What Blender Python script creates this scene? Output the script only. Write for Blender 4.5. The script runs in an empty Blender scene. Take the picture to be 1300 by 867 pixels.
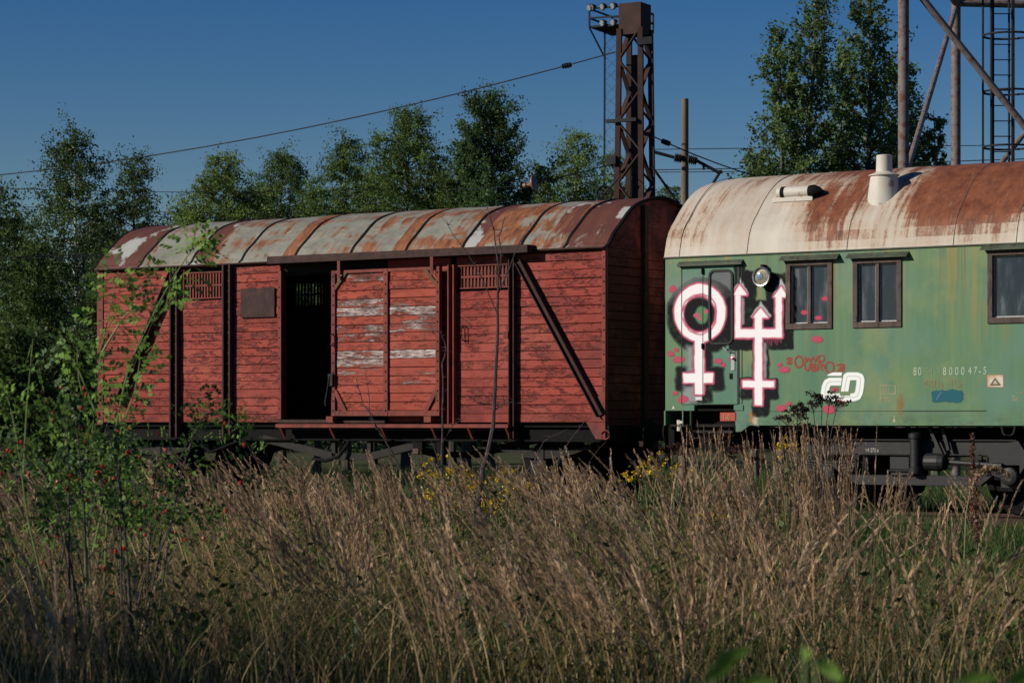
import bpy, math, random
import numpy as np
from mathutils import Vector, Matrix, noise as mnoise

random.seed(7)
rng = np.random.default_rng(11)
SC = bpy.context.scene
COL = SC.collection
PI = math.pi

# ------------------------------------------------------------------ camera frame (metres)
# x runs along the track, y away from the near wagon side, z up; near side of the wagons is y = 0
F, TH = 3200.0, math.radians(33.7)
c_, s_ = math.cos(TH), math.sin(TH)
CX, CY, CZ = 17.92, -29.17, 1.40

def XY(u, y=0.0):
    X = (u - 650) / F
    t = (y - CY) / (X * s_ + c_)
    return CX + t * (X * c_ - s_), t
def U(u, y=0.0): return XY(u, y)[0]
def V(u, v, y=0.0): return CZ - (v - 536) / F * XY(u, y)[1]
def W(Xc, Zc, z=0.0):
    return (CX + Xc * c_ - Zc * s_, CY + Xc * s_ + Zc * c_, z)
def AT(u, Z, z=0.0): return W((u - 650) / F * Z, Z, z)
def HZ(v, Z): return CZ - (v - 536) / F * Z
def proj(x, y, z):
    dx, dy = x - CX, y - CY
    Xc = dx * c_ + dy * s_; Zc = -dx * s_ + dy * c_
    return 650 + F * Xc / Zc, 536 - F * (z - CZ) / Zc

# ------------------------------------------------------------------ object helpers
def tag(o, label=None, cat=None, group=None, kind=None):
    if label: o['label'] = label
    if cat: o['category'] = cat
    if group: o['group'] = group
    if kind: o['kind'] = kind
    return o
def empty(name, loc=(0, 0, 0), rz=0.0, label=None, cat=None, group=None):
    o = bpy.data.objects.new(name, None); COL.objects.link(o)
    o.location = loc; o.rotation_euler = (0, 0, rz); o.empty_display_size = .2
    return tag(o, label, cat, group)
def children(o): return [x for x in bpy.data.objects if x.parent == o]
def copy_tree(o, parent=None):
    c = o.copy(); COL.objects.link(c); c.parent = parent
    for ch in children(o): copy_tree(ch, c)
    return c

class MB:
    def __init__(s): s.v = []; s.f = []; s.c = []
    def add(s, vs, fs, col=(.5, 0, .5, 1)):
        b = len(s.v); s.v += [tuple(p) for p in vs]
        for f in fs: s.f.append(tuple(i + b for i in f)); s.c.append(col)
    def box(s, x0, x1, y0, y1, z0, z1, col=(.5, 0, .5, 1)):
        s.add([(x0,y0,z0),(x1,y0,z0),(x1,y1,z0),(x0,y1,z0),(x0,y0,z1),(x1,y0,z1),(x1,y1,z1),(x0,y1,z1)],
              [(0,3,2,1),(4,5,6,7),(0,1,5,4),(1,2,6,5),(2,3,7,6),(3,0,4,7)], col)
    def bar(s, p0, p1, w, h, up=(0, 0, 1), col=(.5, 0, .5, 1)):
        p0, p1 = Vector(p0), Vector(p1); d = (p1 - p0).normalized(); up = Vector(up)
        a = d.cross(up)
        if a.length < 1e-4: a = d.cross(Vector((1, 0, 0)))
        a.normalize(); b = a.cross(d)
        a *= w / 2; b *= h / 2
        s.add([p0-a-b, p0+a-b, p0+a+b, p0-a+b, p1-a-b, p1+a-b, p1+a+b, p1-a+b],
              [(0,1,2,3),(7,6,5,4),(0,4,5,1),(1,5,6,2),(2,6,7,3),(3,7,4,0)], col)
    def tube(s, pts, rad, n=8, col=(.5, 0, .5, 1), cap=True):
        pts = [Vector(p) for p in pts]
        if not isinstance(rad, (list, tuple)): rad = [rad] * len(pts)
        vs = []; fs = []; ref = None
        for i, p in enumerate(pts):
            d = (pts[min(i+1, len(pts)-1)] - pts[max(i-1, 0)]).normalized()
            if ref is None: ref = Vector((0, 0, 1)) if abs(d.z) < .9 else Vector((1, 0, 0))
            a = d.cross(ref).normalized(); b = d.cross(a); ref = -b if False else ref
            for k in range(n):
                t = 2*PI*k/n; vs.append(p + (a*math.cos(t) + b*math.sin(t)) * rad[i])
        for i in range(len(pts)-1):
            for k in range(n):
                fs.append((i*n+k, i*n+(k+1) % n, (i+1)*n+(k+1) % n, (i+1)*n+k))
        if cap: fs += [tuple(range(n-1, -1, -1)), tuple((len(pts)-1)*n+k for k in range(n))]
        s.add(vs, fs, col)
    def lathe(s, o, axis, prof, n=20, col=(.5, 0, .5, 1)):      # prof: (distance along axis, radius)
        o = Vector(o); ax = Vector(axis).normalized()
        ref = Vector((0, 0, 1)) if abs(ax.z) < .9 else Vector((1, 0, 0))
        a = ax.cross(ref).normalized(); b = ax.cross(a); vs = []; m = len(prof)
        for t, r in prof:
            for k in range(n): vs.append(o + ax*t + (a*math.cos(2*PI*k/n) + b*math.sin(2*PI*k/n))*max(r, .0005))
        fs = [(i*n+k, i*n+(k+1) % n, (i+1)*n+(k+1) % n, (i+1)*n+k) for i in range(m-1) for k in range(n)]
        s.add(vs, fs + [tuple(range(n-1, -1, -1)), tuple((m-1)*n+k for k in range(n))], col)
    def prism(s, poly, fn, t0, t1, col=(.5, 0, .5, 1)):           # fn(a, b, t) -> point
        n = len(poly)
        vs = [fn(a, b, t0) for a, b in poly] + [fn(a, b, t1) for a, b in poly]
        fs = [tuple(range(n)), tuple(range(2*n-1, n-1, -1))] + [(i, i+n, (i+1) % n+n, (i+1) % n) for i in range(n)]
        s.add(vs, fs, col)
    def build(s, name, mat, parent=None, smooth=False, bevel=0.0, sharp=35, weld=False):
        me = bpy.data.meshes.new(name); me.from_pydata(s.v, [], s.f)
        at = me.attributes.new('tint', 'FLOAT_COLOR', 'FACE')
        at.data.foreach_set('color', np.array(s.c, dtype=np.float32).ravel())
        me.materials.append(mat); me.update()
        import bmesh
        bm = bmesh.new(); bm.from_mesh(me)
        if weld: bmesh.ops.remove_doubles(bm, verts=bm.verts, dist=.0008)
        bmesh.ops.recalc_face_normals(bm, faces=bm.faces); bm.to_mesh(me); bm.free()
        if smooth:
            me.polygons.foreach_set('use_smooth', [True]*len(me.polygons))
            me.set_sharp_from_angle(angle=math.radians(sharp))
        o = bpy.data.objects.new(name, me); COL.objects.link(o)
        if parent: o.parent = parent
        if bevel:
            m = o.modifiers.new('bevel', 'BEVEL'); m.width = bevel; m.segments = 1; m.limit_method = 'ANGLE'
        return o

def np_mesh(name, verts, quads, mat, parent=None, colors=None, smooth=False):
    """verts (N,3), quads (M,4) or (M,3); colors (N,4) on points."""
    me = bpy.data.meshes.new(name)
    k = quads.shape[1]; M = len(quads)
    me.vertices.add(len(verts)); me.vertices.foreach_set('co', verts.astype(np.float32).ravel())
    me.loops.add(M*k); me.loops.foreach_set('vertex_index', quads.astype(np.int32).ravel())
    me.polygons.add(M); me.polygons.foreach_set('loop_start', np.arange(0, M*k, k, dtype=np.int32))
    me.polygons.foreach_set('loop_total', np.full(M, k, dtype=np.int32))
    if smooth: me.polygons.foreach_set('use_smooth', np.ones(M, dtype=bool))
    me.update(calc_edges=True)
    if colors is not None:
        a = me.attributes.new('tint', 'FLOAT_COLOR', 'POINT')
        a.data.foreach_set('color', colors.astype(np.float32).ravel())
    me.materials.append(mat)
    o = bpy.data.objects.new(name, me); COL.objects.link(o)
    if parent: o.parent = parent
    return o

# ------------------------------------------------------------------ material helper
class MT:
    def __init__(s, name, rough=.8, spec=.3, metal=0.0):
        s.m = bpy.data.materials.new(name); s.m.use_nodes = True
        s.t = s.m.node_tree; s.n = s.t.nodes; s.l = s.t.links
        s.b = s.n['Principled BSDF']; s.out = s.n['Material Output']
        s.b.inputs['Roughness'].default_value = rough
        s.b.inputs['Specular IOR Level'].default_value = spec
        s.b.inputs['Metallic'].default_value = metal
        s.tc = s.n.new('ShaderNodeTexCoord')
    def set(s, sock, val):
        if hasattr(val, 'is_linked') or isinstance(val, bpy.types.NodeSocket): s.l.new(val, sock)
        else:
            if isinstance(val, (tuple, list)) and len(val) == 3 and sock.type == 'RGBA': val = (*val, 1)
            sock.default_value = val
    def noise(s, scale=(1, 1, 1), sc=1.0, detail=5, rough=.6, dist=0.0, off=(0, 0, 0), jit=None):
        mp = s.n.new('ShaderNodeMapping'); s.l.new(s.tc.outputs['Object'], mp.inputs[0])
        mp.inputs['Scale'].default_value = scale; mp.inputs['Location'].default_value = off
        if jit is not None:
            cx = s.n.new('ShaderNodeCombineXYZ'); s.set(cx.inputs[0], s.math('MULTIPLY', jit, 61.0)); s.set(cx.inputs[1], s.math('MULTIPLY', jit, 17.0)); s.set(cx.inputs[2], s.math('MULTIPLY', jit, 29.0)); s.l.new(cx.outputs[0], mp.inputs['Location'])
        nz = s.n.new('ShaderNodeTexNoise'); s.l.new(mp.outputs[0], nz.inputs['Vector'])
        nz.inputs['Scale'].default_value = sc; nz.inputs['Detail'].default_value = detail
        nz.inputs['Roughness'].default_value = rough; nz.inputs['Distortion'].default_value = dist
        return nz.outputs['Fac']
    def ramp(s, fac, lo, hi):
        r = s.n.new('ShaderNodeMapRange'); s.set(r.inputs[0], fac)
        s.set(r.inputs[1], lo); s.set(r.inputs[2], hi); r.inputs[3].default_value = 0; r.inputs[4].default_value = 1
        r.clamp = True
        return r.outputs[0]
    def mix(s, fac, a, b):
        m = s.n.new('ShaderNodeMix'); m.data_type = 'RGBA'
        s.set(m.inputs['Factor'], fac); s.set(m.inputs[6], a); s.set(m.inputs[7], b)
        return m.outputs[2]
    def math(s, op, a, b=0.0):
        m = s.n.new('ShaderNodeMath'); m.operation = op
        s.set(m.inputs[0], a); s.set(m.inputs[1], b); return m.outputs[0]
    def attr(s, name='tint'):
        a = s.n.new('ShaderNodeAttribute'); a.attribute_name = name
        sp = s.n.new('ShaderNodeSeparateColor'); s.l.new(a.outputs['Color'], sp.inputs[0])
        return a, sp.outputs
    def xyz(s):
        sp = s.n.new('ShaderNodeSeparateXYZ'); s.l.new(s.tc.outputs['Object'], sp.inputs[0]); return sp.outputs
    def bump(s, h, strength=.4, dist=.01):
        b = s.n.new('ShaderNodeBump'); b.inputs['Strength'].default_value = strength; b.inputs['Distance'].default_value = dist
        s.set(b.inputs['Height'], h); s.l.new(b.outputs[0], s.b.inputs['Normal'])
    def color(s, v): s.set(s.b.inputs['Base Color'], v)

def simple(name, col, var=.35, sc=6.0, rough=.8, rust=None, metal=0.0, spec=.3, thr=(.55, .68), stretch=(1, 1, 1)):
    t = MT(name, rough, spec, metal)
    n = t.noise(stretch, sc); dark = tuple(x*(1-var) for x in col)
    base = t.mix(t.ramp(n, .3, .7), dark, col)
    if rust:
        base = t.mix(t.ramp(t.noise(stretch, sc*1.7, off=(3, 7, 1)), *thr), base, rust)
    t.color(base); t.bump(t.noise((1, 1, 1), sc*8), .25, .004)
    return t.m

def leafmat(name, trans=.35, gain=1.0):
    m = bpy.data.materials.new(name); m.use_nodes = True; n = m.node_tree.nodes; l = m.node_tree.links
    n.remove(n['Principled BSDF']); out = n['Material Output']
    a = n.new('ShaderNodeAttribute'); a.attribute_name = 'tint'
    d = n.new('ShaderNodeBsdfDiffuse'); tr = n.new('ShaderNodeBsdfTranslucent')
    g = n.new('ShaderNodeBsdfGlossy'); g.inputs['Roughness'].default_value = .45; g.inputs['Color'].default_value = (.8, .85, .9, 1)
    mx = n.new('ShaderNodeMixShader'); mx.inputs[0].default_value = trans
    m2 = n.new('ShaderNodeMixShader'); m2.inputs[0].default_value = .012
    l.new(a.outputs['Color'], d.inputs[0]); l.new(a.outputs['Color'], tr.inputs[0])
    l.new(d.outputs[0], mx.inputs[1]); l.new(tr.outputs[0], mx.inputs[2])
    l.new(mx.outputs[0], m2.inputs[1]); l.new(g.outputs[0], m2.inputs[2]); l.new(m2.outputs[0], out.inputs[0])
    return m

# ---- wagon paints
def mat_planks(name, hue=(.36, .060, .042), dark=(.18, .032, .025), wood=(.16, .10, .085)):
    t = MT(name, .75, .25)
    a, ch = t.attr()
    n1 = t.noise((1.6, 3, 9), 1.0, 6, .65)
    base = t.mix(t.math('ADD', t.math('MULTIPLY', ch[0], .6), t.math('SUBTRACT', t.math('MULTIPLY', n1, .9), .25)), dark, hue)
    base = t.mix(t.ramp(t.noise((.5, 1, .7), 1.3, 3, off=(5, 0, 2)), .48, .72), base, (.37, .085, .062))
    pzone = t.ramp(t.math('ADD', t.noise((.9, 1, 1.3), 1.0, 4, .6, .6, off=(6, 6, 1)), t.math('MULTIPLY', ch[2], .22)), .48, .72)
    peel = t.math('MULTIPLY', t.ramp(t.noise((3.6, 3, 12), 1.2, 9, .76, .6, jit=ch[2]), .53, .56), t.math('ADD', pzone, .12))      # flaked paint
    base = t.mix(t.math('MULTIPLY', peel, .68), base, t.mix(n1, (.06, .022, .02), (.20, .06, .05)))
    bare = t.ramp(t.math('ADD', t.noise((2.6, 3, 14), 1.0, 8, .75, .3, jit=ch[2]), t.math('MULTIPLY', ch[1], .50)), .70, .76)
    base = t.mix(bare, base, t.mix(t.ramp(t.noise((8, 8, 60), 1, 4), .35, .65), wood, t.mix(t.math('MULTIPLY', ch[1], 1.6), wood, (.66, .55, .52))))
    fine = t.noise((9, 9, 30), 1.0, 8, .8, jit=ch[2])
    big = t.noise((1.3, 1, 2.2), 1.0, 4, .6, .5, off=(3, 3, 8)); base = t.mix(t.math('MULTIPLY', t.ramp(big, .52, .70), .55), base, (.10, .03, .027))
    base = t.mix(t.math('MULTIPLY', t.ramp(fine, .58, .66), t.math('ADD', t.math('MULTIPLY', pzone, .8), .15)), base, (.05, .018, .017))
    z = t.xyz()[2]
    grime = t.math('MULTIPLY', t.ramp(z, .35, .0), t.ramp(t.noise((3, 3, 5), 1, 5, off=(1, 8, 3)), .4, .7))
    base = t.mix(t.math('MULTIPLY', grime, .6), base, (.03, .018, .014))
    t.color(base)
    h = t.math('SUBTRACT', t.math('MULTIPLY', fine, .35), t.math('ADD', peel, t.math('MULTIPLY', bare, .6)))
    t.bump(h, 1.0, .012)
    return t.m

def mat_boxroof():
    t = MT('wagon_roof_sheet', .7, .3)
    a, ch = t.attr()
    n = t.noise((.9, 1.6, 1.6), 1.2, 6, .62, .3)
    grey = t.mix(t.ramp(t.noise((2, 3, 3), 1.6, 6, .7), .35, .65), (.155, .16, .135), (.275, .26, .21))
    pale = t.mix(t.ramp(t.noise((1.1, 2, 2), 1.5, 5, off=(4, 4, 1)), .5, .7), grey, (.22, .24, .20))
    streak = t.noise((7, 1.3, 1.3), 1.0, 8, .7, .5, off=(0, 2, 5))
    rust = t.mix(t.ramp(t.noise((12, 4, 4), 1.0, 6, .7), .35, .65), (.10, .035, .018), (.32, .125, .05))
    base = t.mix(t.ramp(t.math('ADD', t.math('MULTIPLY', n, .55), t.math('ADD', t.math('MULTIPLY', streak, .45), t.math('MULTIPLY', ch[1], .15))), .515, .575), pale, rust)
    brown = t.mix(t.ramp(streak, .3, .7), (.085, .028, .020), (.13, .045, .032))
    patch = t.ramp(t.noise((1.2, 1.0, 1.0), 1.25, 5, .6, .5, off=(7, 3, 0)), .56, .60)
    base = t.mix(t.ramp(t.math('ADD', ch[2], t.math('MULTIPLY', t.math('SUBTRACT', streak, .5), 1.9)), .42, .60), base, t.mix(patch, brown, (.36, .37, .34)))
    base = t.mix(t.ramp(t.noise((9, 9, 9), 2, 6, .8), .66, .75), base, (.06, .03, .02))
    t.color(base); t.bump(t.math('ADD', t.noise((1, 1, 1), 9, 6), t.math('MULTIPLY', n, 2)), .35, .01)
    return t.m

def mat_coachroof():
    t = MT('coach_roof_paint', .6, .3)
    a, ch = t.attr()                                            # r: how rusty this stretch of roof is
    cream = t.mix(t.ramp(t.noise((1.2, 1, 1), 1.4, 5), .3, .7), (.43, .385, .315), (.58, .53, .45))
    streak = t.noise((7.5, .7, .7), 1.0, 9, .72, .35)
    big = t.noise((1.1, .9, .9), 1.2, 5, .6, .4, off=(3, 3, 3))
    grain = t.noise((30, 30, 30), 1.0, 6, .8)
    lev = t.math('ADD', t.math('ADD', t.math('MULTIPLY', streak, .78), t.math('MULTIPLY', big, .42)),
                 t.math('ADD', t.math('MULTIPLY', grain, .30), t.math('MULTIPLY', t.math('SUBTRACT', ch[0], .66), .70)))
    rust = t.mix(t.ramp(t.noise((5, 3, 3), 1.5, 7, .7, off=(1, 4, 4)), .35, .65), (.115, .036, .018), (.25, .085, .038))
    stain = t.mix(t.math('MULTIPLY', t.ramp(lev, .46, .68), .55), cream, (.36, .22, .12))
    base = t.mix(t.ramp(lev, .63, .76), stain, rust)
    base = t.mix(t.math('MULTIPLY', t.ramp(t.noise((40, 5, 5), 1, 4, off=(2, 2, 2)), .6, .7), .25), base, (.35, .30, .22))
    t.color(base); t.bump(t.math('ADD', grain, t.math('MULTIPLY', big, 2)), .2, .008)
    return t.m

def mat_coachside():
    t = MT('coach_side_paint', .48, .35)
    x, y, z = t.xyz()[:3]
    st = t.noise((4.5, 1, .35), 1.0, 7, .65)
    soft = t.noise((.8, 1, .9), 1.3, 4, .5, off=(2, 0, 6))
    base = t.mix(t.ramp(st, .35, .65), (.068, .168, .096), (.118, .215, .09))
    base = t.mix(t.ramp(soft, .45, .65), base, (.095, .205, .145))
    base = t.mix(t.math('MULTIPLY', t.ramp(t.noise((1.6, 1, 1.4), 1.0, 4, off=(8, 1, 1)), .52, .68), .55), base, (.21, .25, .09))
    # rust runs from the gutter, yellow stains lower down
    run = t.math('MULTIPLY', t.ramp(t.noise((16, 1, .25), 1.0, 4, .7, off=(1, 3, 3)), .55, .65), t.ramp(z, 2.55, 3.5))
    base = t.mix(t.math('MULTIPLY', run, .75), base, (.16, .075, .022))
    yel = t.math('MULTIPLY', t.ramp(t.noise((6, 1, .45), 1.0, 5, .6, off=(4, 6, 3)), .54, .66), t.ramp(z, 2.2, 2.9))
    base = t.mix(t.math('MULTIPLY', yel, .7), base, (.27, .20, .04))
    low = t.math('MULTIPLY', t.ramp(z, 1.62, 1.36), t.ramp(t.noise((5, 1, 9), 1.0, 6, .7), .40, .62))
    base = t.mix(t.math('MULTIPLY', low, .55), base, (.05, .055, .035))
    sp = t.ramp(t.noise((40, 40, 40), 1, 5, .8), .66, .72)
    base = t.mix(t.math('MULTIPLY', sp, .5), base, (.05, .09, .05))
    t.color(base); t.bump(t.math('ADD', t.noise((1, 1, 1), 40, 4), t.math('MULTIPLY', soft, 6)), .12, .004)
    return t.m

def mat_paint():
    m = bpy.data.materials.new('spray_paint'); m.use_nodes = True; n = m.node_tree.nodes; l = m.node_tree.links
    b = n['Principled BSDF']; b.inputs['Roughness'].default_value = .8; b.inputs['Specular IOR Level'].default_value = .08
    a = n.new('ShaderNodeAttribute'); a.attribute_name = 'tint'
    l.new(a.outputs['Color'], b.inputs['Base Color']); l.new(a.outputs['Alpha'], b.inputs['Alpha'])
    return m

def mat_pane():
    t = MT('dusty_pane', .12, .5)
    d = t.ramp(t.noise((5, 3, 1.0), 1.6, 7, .65), .45, .85)
    t.color(t.mix(d, (.022, .032, .044), (.10, .125, .14)))
    t.set(t.b.inputs['Roughness'], t.math('ADD', t.math('MULTIPLY', d, .5), .1))
    return t.m

M = {}
M['planks'] = mat_planks('red_planks')
M['doorplanks'] = mat_planks('door_planks', (.43, .082, .046), (.24, .044, .028))
M['redsteel'] = simple('red_painted_steel', (.24, .05, .036), .5, 5, .7, (.08, .03, .02), stretch=(1, 1, .6))
M['brownsteel'] = simple('dark_brown_steel', (.066, .028, .023), .6, 6, .75, (.028, .015, .012), thr=(.48, .6))
M['darksteel'] = simple('grimy_black_steel', (.006, .006, .006), .5, 7, .8, (.010, .008, .007), spec=.15)
M['greysteel'] = simple('grimy_grey_steel', (.026, .024, .022), .5, 7, .75, (.02, .014, .012))
M['bogie'] = simple('bogie_black_paint', (.016, .0165, .018), .45, 9, .55, (.026, .023, .02), spec=.4)
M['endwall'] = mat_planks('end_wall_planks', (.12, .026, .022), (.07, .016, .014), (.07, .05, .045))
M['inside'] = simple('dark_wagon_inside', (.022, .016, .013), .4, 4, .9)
M['boxroof'] = mat_boxroof()
M['coachroof'] = mat_coachroof()
M['coachside'] = mat_coachside()
M['greendoor'] = simple('green_door_paint', (.085, .21, .14), .22, 3, .5, (.11, .20, .10), spec=.35, stretch=(3, 1, .6))
M['cream'] = simple('cream_paint', (.62, .58, .50), .18, 4, .55, (.28, .13, .06), thr=(.62, .75))
M['winframe'] = simple('weathered_window_wood', (.13, .095, .08), .55, 9, .8, (.05, .03, .025), stretch=(1, 1, .4))
M['whitewood'] = simple('white_sash_paint', (.55, .54, .52), .3, 12, .6, (.2, .17, .14))
M['hood'] = simple('window_hood', (.09, .11, .075), .5, 7, .6, (.05, .035, .025))
M['rubber'] = simple('black_rubber', (.014, .015, .015), .3, 10, .55)
M['pane'] = mat_pane()
M['paint'] = mat_paint()
M['chrome'] = simple('lamp_chrome', (.72, .72, .70), .35, 14, .28, (.35, .28, .20), metal=.85)
M['lens'] = simple('lamp_blue_lens', (.22, .32, .40), .4, 14, .15, spec=.6)
M['amber'] = simple('lamp_amber_reflector', (.34, .30, .22), .5, 18, .3, metal=.4)
M['letterwhite'] = simple('faded_white_lettering', (.50, .60, .46), .3, 30, .7, (.22, .33, .20), thr=(.54, .66))
M['letterfaint'] = simple('worn_white_lettering', (.25, .36, .25), .35, 30, .7, (.13, .24, .13), thr=(.48, .6))
M['letterred'] = simple('faded_red_lettering', (.42, .16, .08), .35, 40, .7, (.15, .24, .12), thr=(.5, .58))
M['letterpink'] = simple('faded_peach_lettering', (.55, .42, .28), .35, 40, .7, (.18, .25, .12), thr=(.5, .6))
M['bogietext'] = simple('white_stencil_paint', (.62, .62, .62), .3, 30, .7)
M['bluepaint'] = simple('blue_touch_up_paint', (.035, .14, .17), .35, 20, .6, (.10, .22, .15), thr=(.6, .66))
M['orange'] = simple('orange_red_plate', (.50, .085, .04), .3, 9, .6)
M['rustpole'] = simple('rusty_grey_pole', (.20, .17, .16), .35, 5, .7, (.13, .055, .035), thr=(.5, .62))
M['mastrust'] = simple('rusty_mast_steel', (.062, .030, .024), .45, 3, .8, (.035, .016, .013))
M['mastdark'] = simple('dark_mast_steel', (.022, .022, .026), .4, 3, .8)
M['poleWood'] = simple('weathered_pole_wood', (.20, .15, .105), .45, 7, .85, (.11, .08, .06), stretch=(1, 1, .15))
M['wire'] = simple('dark_wire', (.018, .019, .022), .3, 3, .7)
M['insulator'] = simple('brown_insulator', (.26, .12, .07), .4, 9, .4)
M['lampglass'] = simple('pale_floodlight_glass', (.30, .33, .34), .3, 9, .2)
M['birchbark'] = simple('birch_bark', (.50, .49, .46), .3, 2.5, .8, (.05, .045, .04), thr=(.58, .63), stretch=(1, 1, 3))
M['bark'] = simple('grey_brown_bark', (.085, .068, .052), .5, 5, .9, stretch=(1, 1, .3))
M['palebark'] = simple('pale_aspen_bark', (.17, .16, .12), .4, 5, .85, (.06, .055, .045))
M['twig'] = simple('dark_twig_bark', (.075, .055, .055), .4, 12, .8, (.12, .10, .10))
M['greenstem'] = simple('green_rose_stem', (.20, .26, .085), .4, 10, .6)
M['hip'] = simple('rose_hip_skin', (.46, .022, .012), .3, 20, .3, spec=.5)
M['leaf'] = leafmat('tree_leaf', .42)
M['roseleaf'] = leafmat('rose_leaf', .35)
M['grass'] = leafmat('grass_blade', .40)
M['straw'] = leafmat('dry_grass', .30)
M['petal'] = leafmat('yellow_petal', .3)
M['seed'] = leafmat('dry_seed_head', .2)

# ================================================================== red boxcar
XL, XR = -9.32, 0.0
BW = 2.92
ZF, ZE = 1.40, 3.74          # floor line, eaves
BP = [(0, 3.79), (.10, 3.92), (.30, 4.08), (.62, 4.33), (1.0, 4.465), (1.46, 4.535)]
def arc_profile(pts, w, n=26):
    ys = [p[0] for p in pts]; zs = [p[1] for p in pts]
    # monotone smooth interpolation of the half profile
    from bisect import bisect
    def f(y):
        y = min(y, w - y); i = max(0, min(len(ys)-2, bisect(ys, y)-1))
        def sl(j):
            if j == 0: return (zs[1]-zs[0])/(ys[1]-ys[0])
            if j == len(ys)-1: return 0.0
            return .5*((zs[j+1]-zs[j])/(ys[j+1]-ys[j]) + (zs[j]-zs[j-1])/(ys[j]-ys[j-1]))
        h = ys[i+1]-ys[i]; t = (y-ys[i])/h
        return ((2*t**3-3*t*t+1)*zs[i] + (t**3-2*t*t+t)*h*sl(i) + (-2*t**3+3*t*t)*zs[i+1] + (t**3-t*t)*h*sl(i+1))
    out = []
    for k in range(n+1):
        a = k/n; y = w*.5*(1-math.cos(PI*a)); out.append((y, f(y)))
    return out, f
BOXPROF, boxf = arc_profile(BP, BW)

wagon = empty('freight_wagon', (-4.66, 1.46, .25), 0, 'weathered red wooden boxcar with rusty arched roof and half open sliding door', 'freight wagon')
WO = wagon.location.copy()
def wmb(): return MB()
def wbuild(mb, name, mat, parent=None, **k):
    o = Vector(WO)
    if parent is None or parent == wagon:
        mb.v = [tuple(Vector(p) - o) for p in mb.v]; return mb.build(name, mat, wagon, **k)
    mb.v = [tuple(Vector(p) - o) for p in mb.v]          # sub-parts: parents sit at the wagon's origin
    return mb.build(name, mat, parent, **k)

def planks(mb, x0, x1, z0, z1, y, th, holes=(), ph=.121, white=None, axis='x', tintlo=.15):
    n = max(1, round((z1-z0)/ph)); h = (z1-z0)/n
    for i in range(n):
        a, b = z0+i*h, z0+(i+1)*h-.005-.004*random.random()
        segs = [(x0, x1)]
        for hx0, hx1, hz0, hz1 in holes:
            if b > hz0+.01 and a < hz1-.01:
                new = []
                for s0, s1 in segs:
                    if hx1 <= s0 or hx0 >= s1: new.append((s0, s1)); continue
                    if hx0 > s0: new.append((s0, hx0))
                    if hx1 < s1: new.append((hx1, s1))
                segs = new
        for s0, s1 in segs:
            w = 0.0
            if white: w = white(i, n)
            d = random.uniform(-.004, .004)
            tc = (random.uniform(tintlo, 1), w, random.random(), 1)
            if axis == 'x': mb.box(s0, s1, y+d, y+d+th, a, b, tc)
            else: mb.box(y+d-th, y+d, s0, s1, a, b, tc)

uL = dict(post1=(219, 229), post2=(286, 296.5), jamb=(352, 359))
x = U
vent1 = (U(234), U(285.5), V(260, 378), V(260, 347))
vent2 = (U(580.5), U(647), V(615, 364.5), V(615, 337.5))
# side boarding, panel by panel
def panel(name, u0, u1, hole=None, white=None, mat='planks'):
    mb = wmb(); planks(mb, U(u0), U(u1), ZF, ZE, 0, .045, [hole] if hole else (), white=white)
    return wbuild(mb, name, M[mat], bevel=.006)
panel('side_boarding', 127, 219)
panel('side_boarding', 229, 286, vent1)
panel('side_boarding', 296.5, 356)
panel('side_boarding', 492, 572)
panel('side_boarding', 580, 649, vent2)
panel('side_boarding', 656, 766)
# head strip above boarding, thin backing so no light leaks between planks
DX0, DX1 = U(359), U(491)
mb = wmb(); mb.box(XL+.02, XR-.02, .02, .09, ZE+.004, 3.80); wbuild(mb, 'cant_rail', M['redsteel'])
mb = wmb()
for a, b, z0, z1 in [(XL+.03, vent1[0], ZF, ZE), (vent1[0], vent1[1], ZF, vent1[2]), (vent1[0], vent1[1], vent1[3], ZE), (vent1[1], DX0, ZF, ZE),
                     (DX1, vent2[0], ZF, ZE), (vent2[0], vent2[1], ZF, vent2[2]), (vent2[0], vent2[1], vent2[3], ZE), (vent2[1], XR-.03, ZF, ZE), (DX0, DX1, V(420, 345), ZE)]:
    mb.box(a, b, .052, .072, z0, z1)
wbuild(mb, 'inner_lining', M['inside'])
# far wall with a see-through vent, floor, ends, ceiling
fy = BW
fv = (U(376.5, fy), U(413, fy), V(395, 388, fy), V(395, 360, fy))
mb = wmb(); planks(mb, XL+.03, XR-.03, ZF, ZE+.05, fy-.045, .045, [fv]); wbuild(mb, 'far_boarding', M['planks'])
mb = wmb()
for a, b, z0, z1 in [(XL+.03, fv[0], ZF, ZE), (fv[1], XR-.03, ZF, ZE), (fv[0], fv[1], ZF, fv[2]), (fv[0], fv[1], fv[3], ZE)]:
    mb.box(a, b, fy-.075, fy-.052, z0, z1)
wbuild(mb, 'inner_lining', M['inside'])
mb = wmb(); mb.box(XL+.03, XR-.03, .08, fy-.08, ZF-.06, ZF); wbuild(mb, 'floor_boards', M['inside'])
def vent(v, y, nm='vent_grille', nbar=14, mat='redsteel'):
    mb = wmb(); x0, x1, z0, z1 = v; r = .018
    mb.box(x0-.02, x1+.02, y-.012, y+.03, z1, z1+r); mb.box(x0-.02, x1+.02, y-.012, y+.03, z0-r, z0)
    mb.box(x0-.02, x0+.006, y-.012, y+.03, z0, z1); mb.box(x1-.006, x1+.02, y-.012, y+.03, z0, z1)
    mb.box(x0+.006, x1-.006, y, y+.02, (z0+z1)/2-.014, (z0+z1)/2+.014)
    for i in range(1, nbar):
        xx = x0+(x1-x0)*i/nbar; w = (x1-x0)/nbar*.26
        for a, b in ((z0, (z0+z1)/2-.014), ((z0+z1)/2+.014, z1)): mb.box(xx-w, xx+w, y+.003, y+.022, a, b)
    return wbuild(mb, nm, M[mat], bevel=.003)
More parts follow.
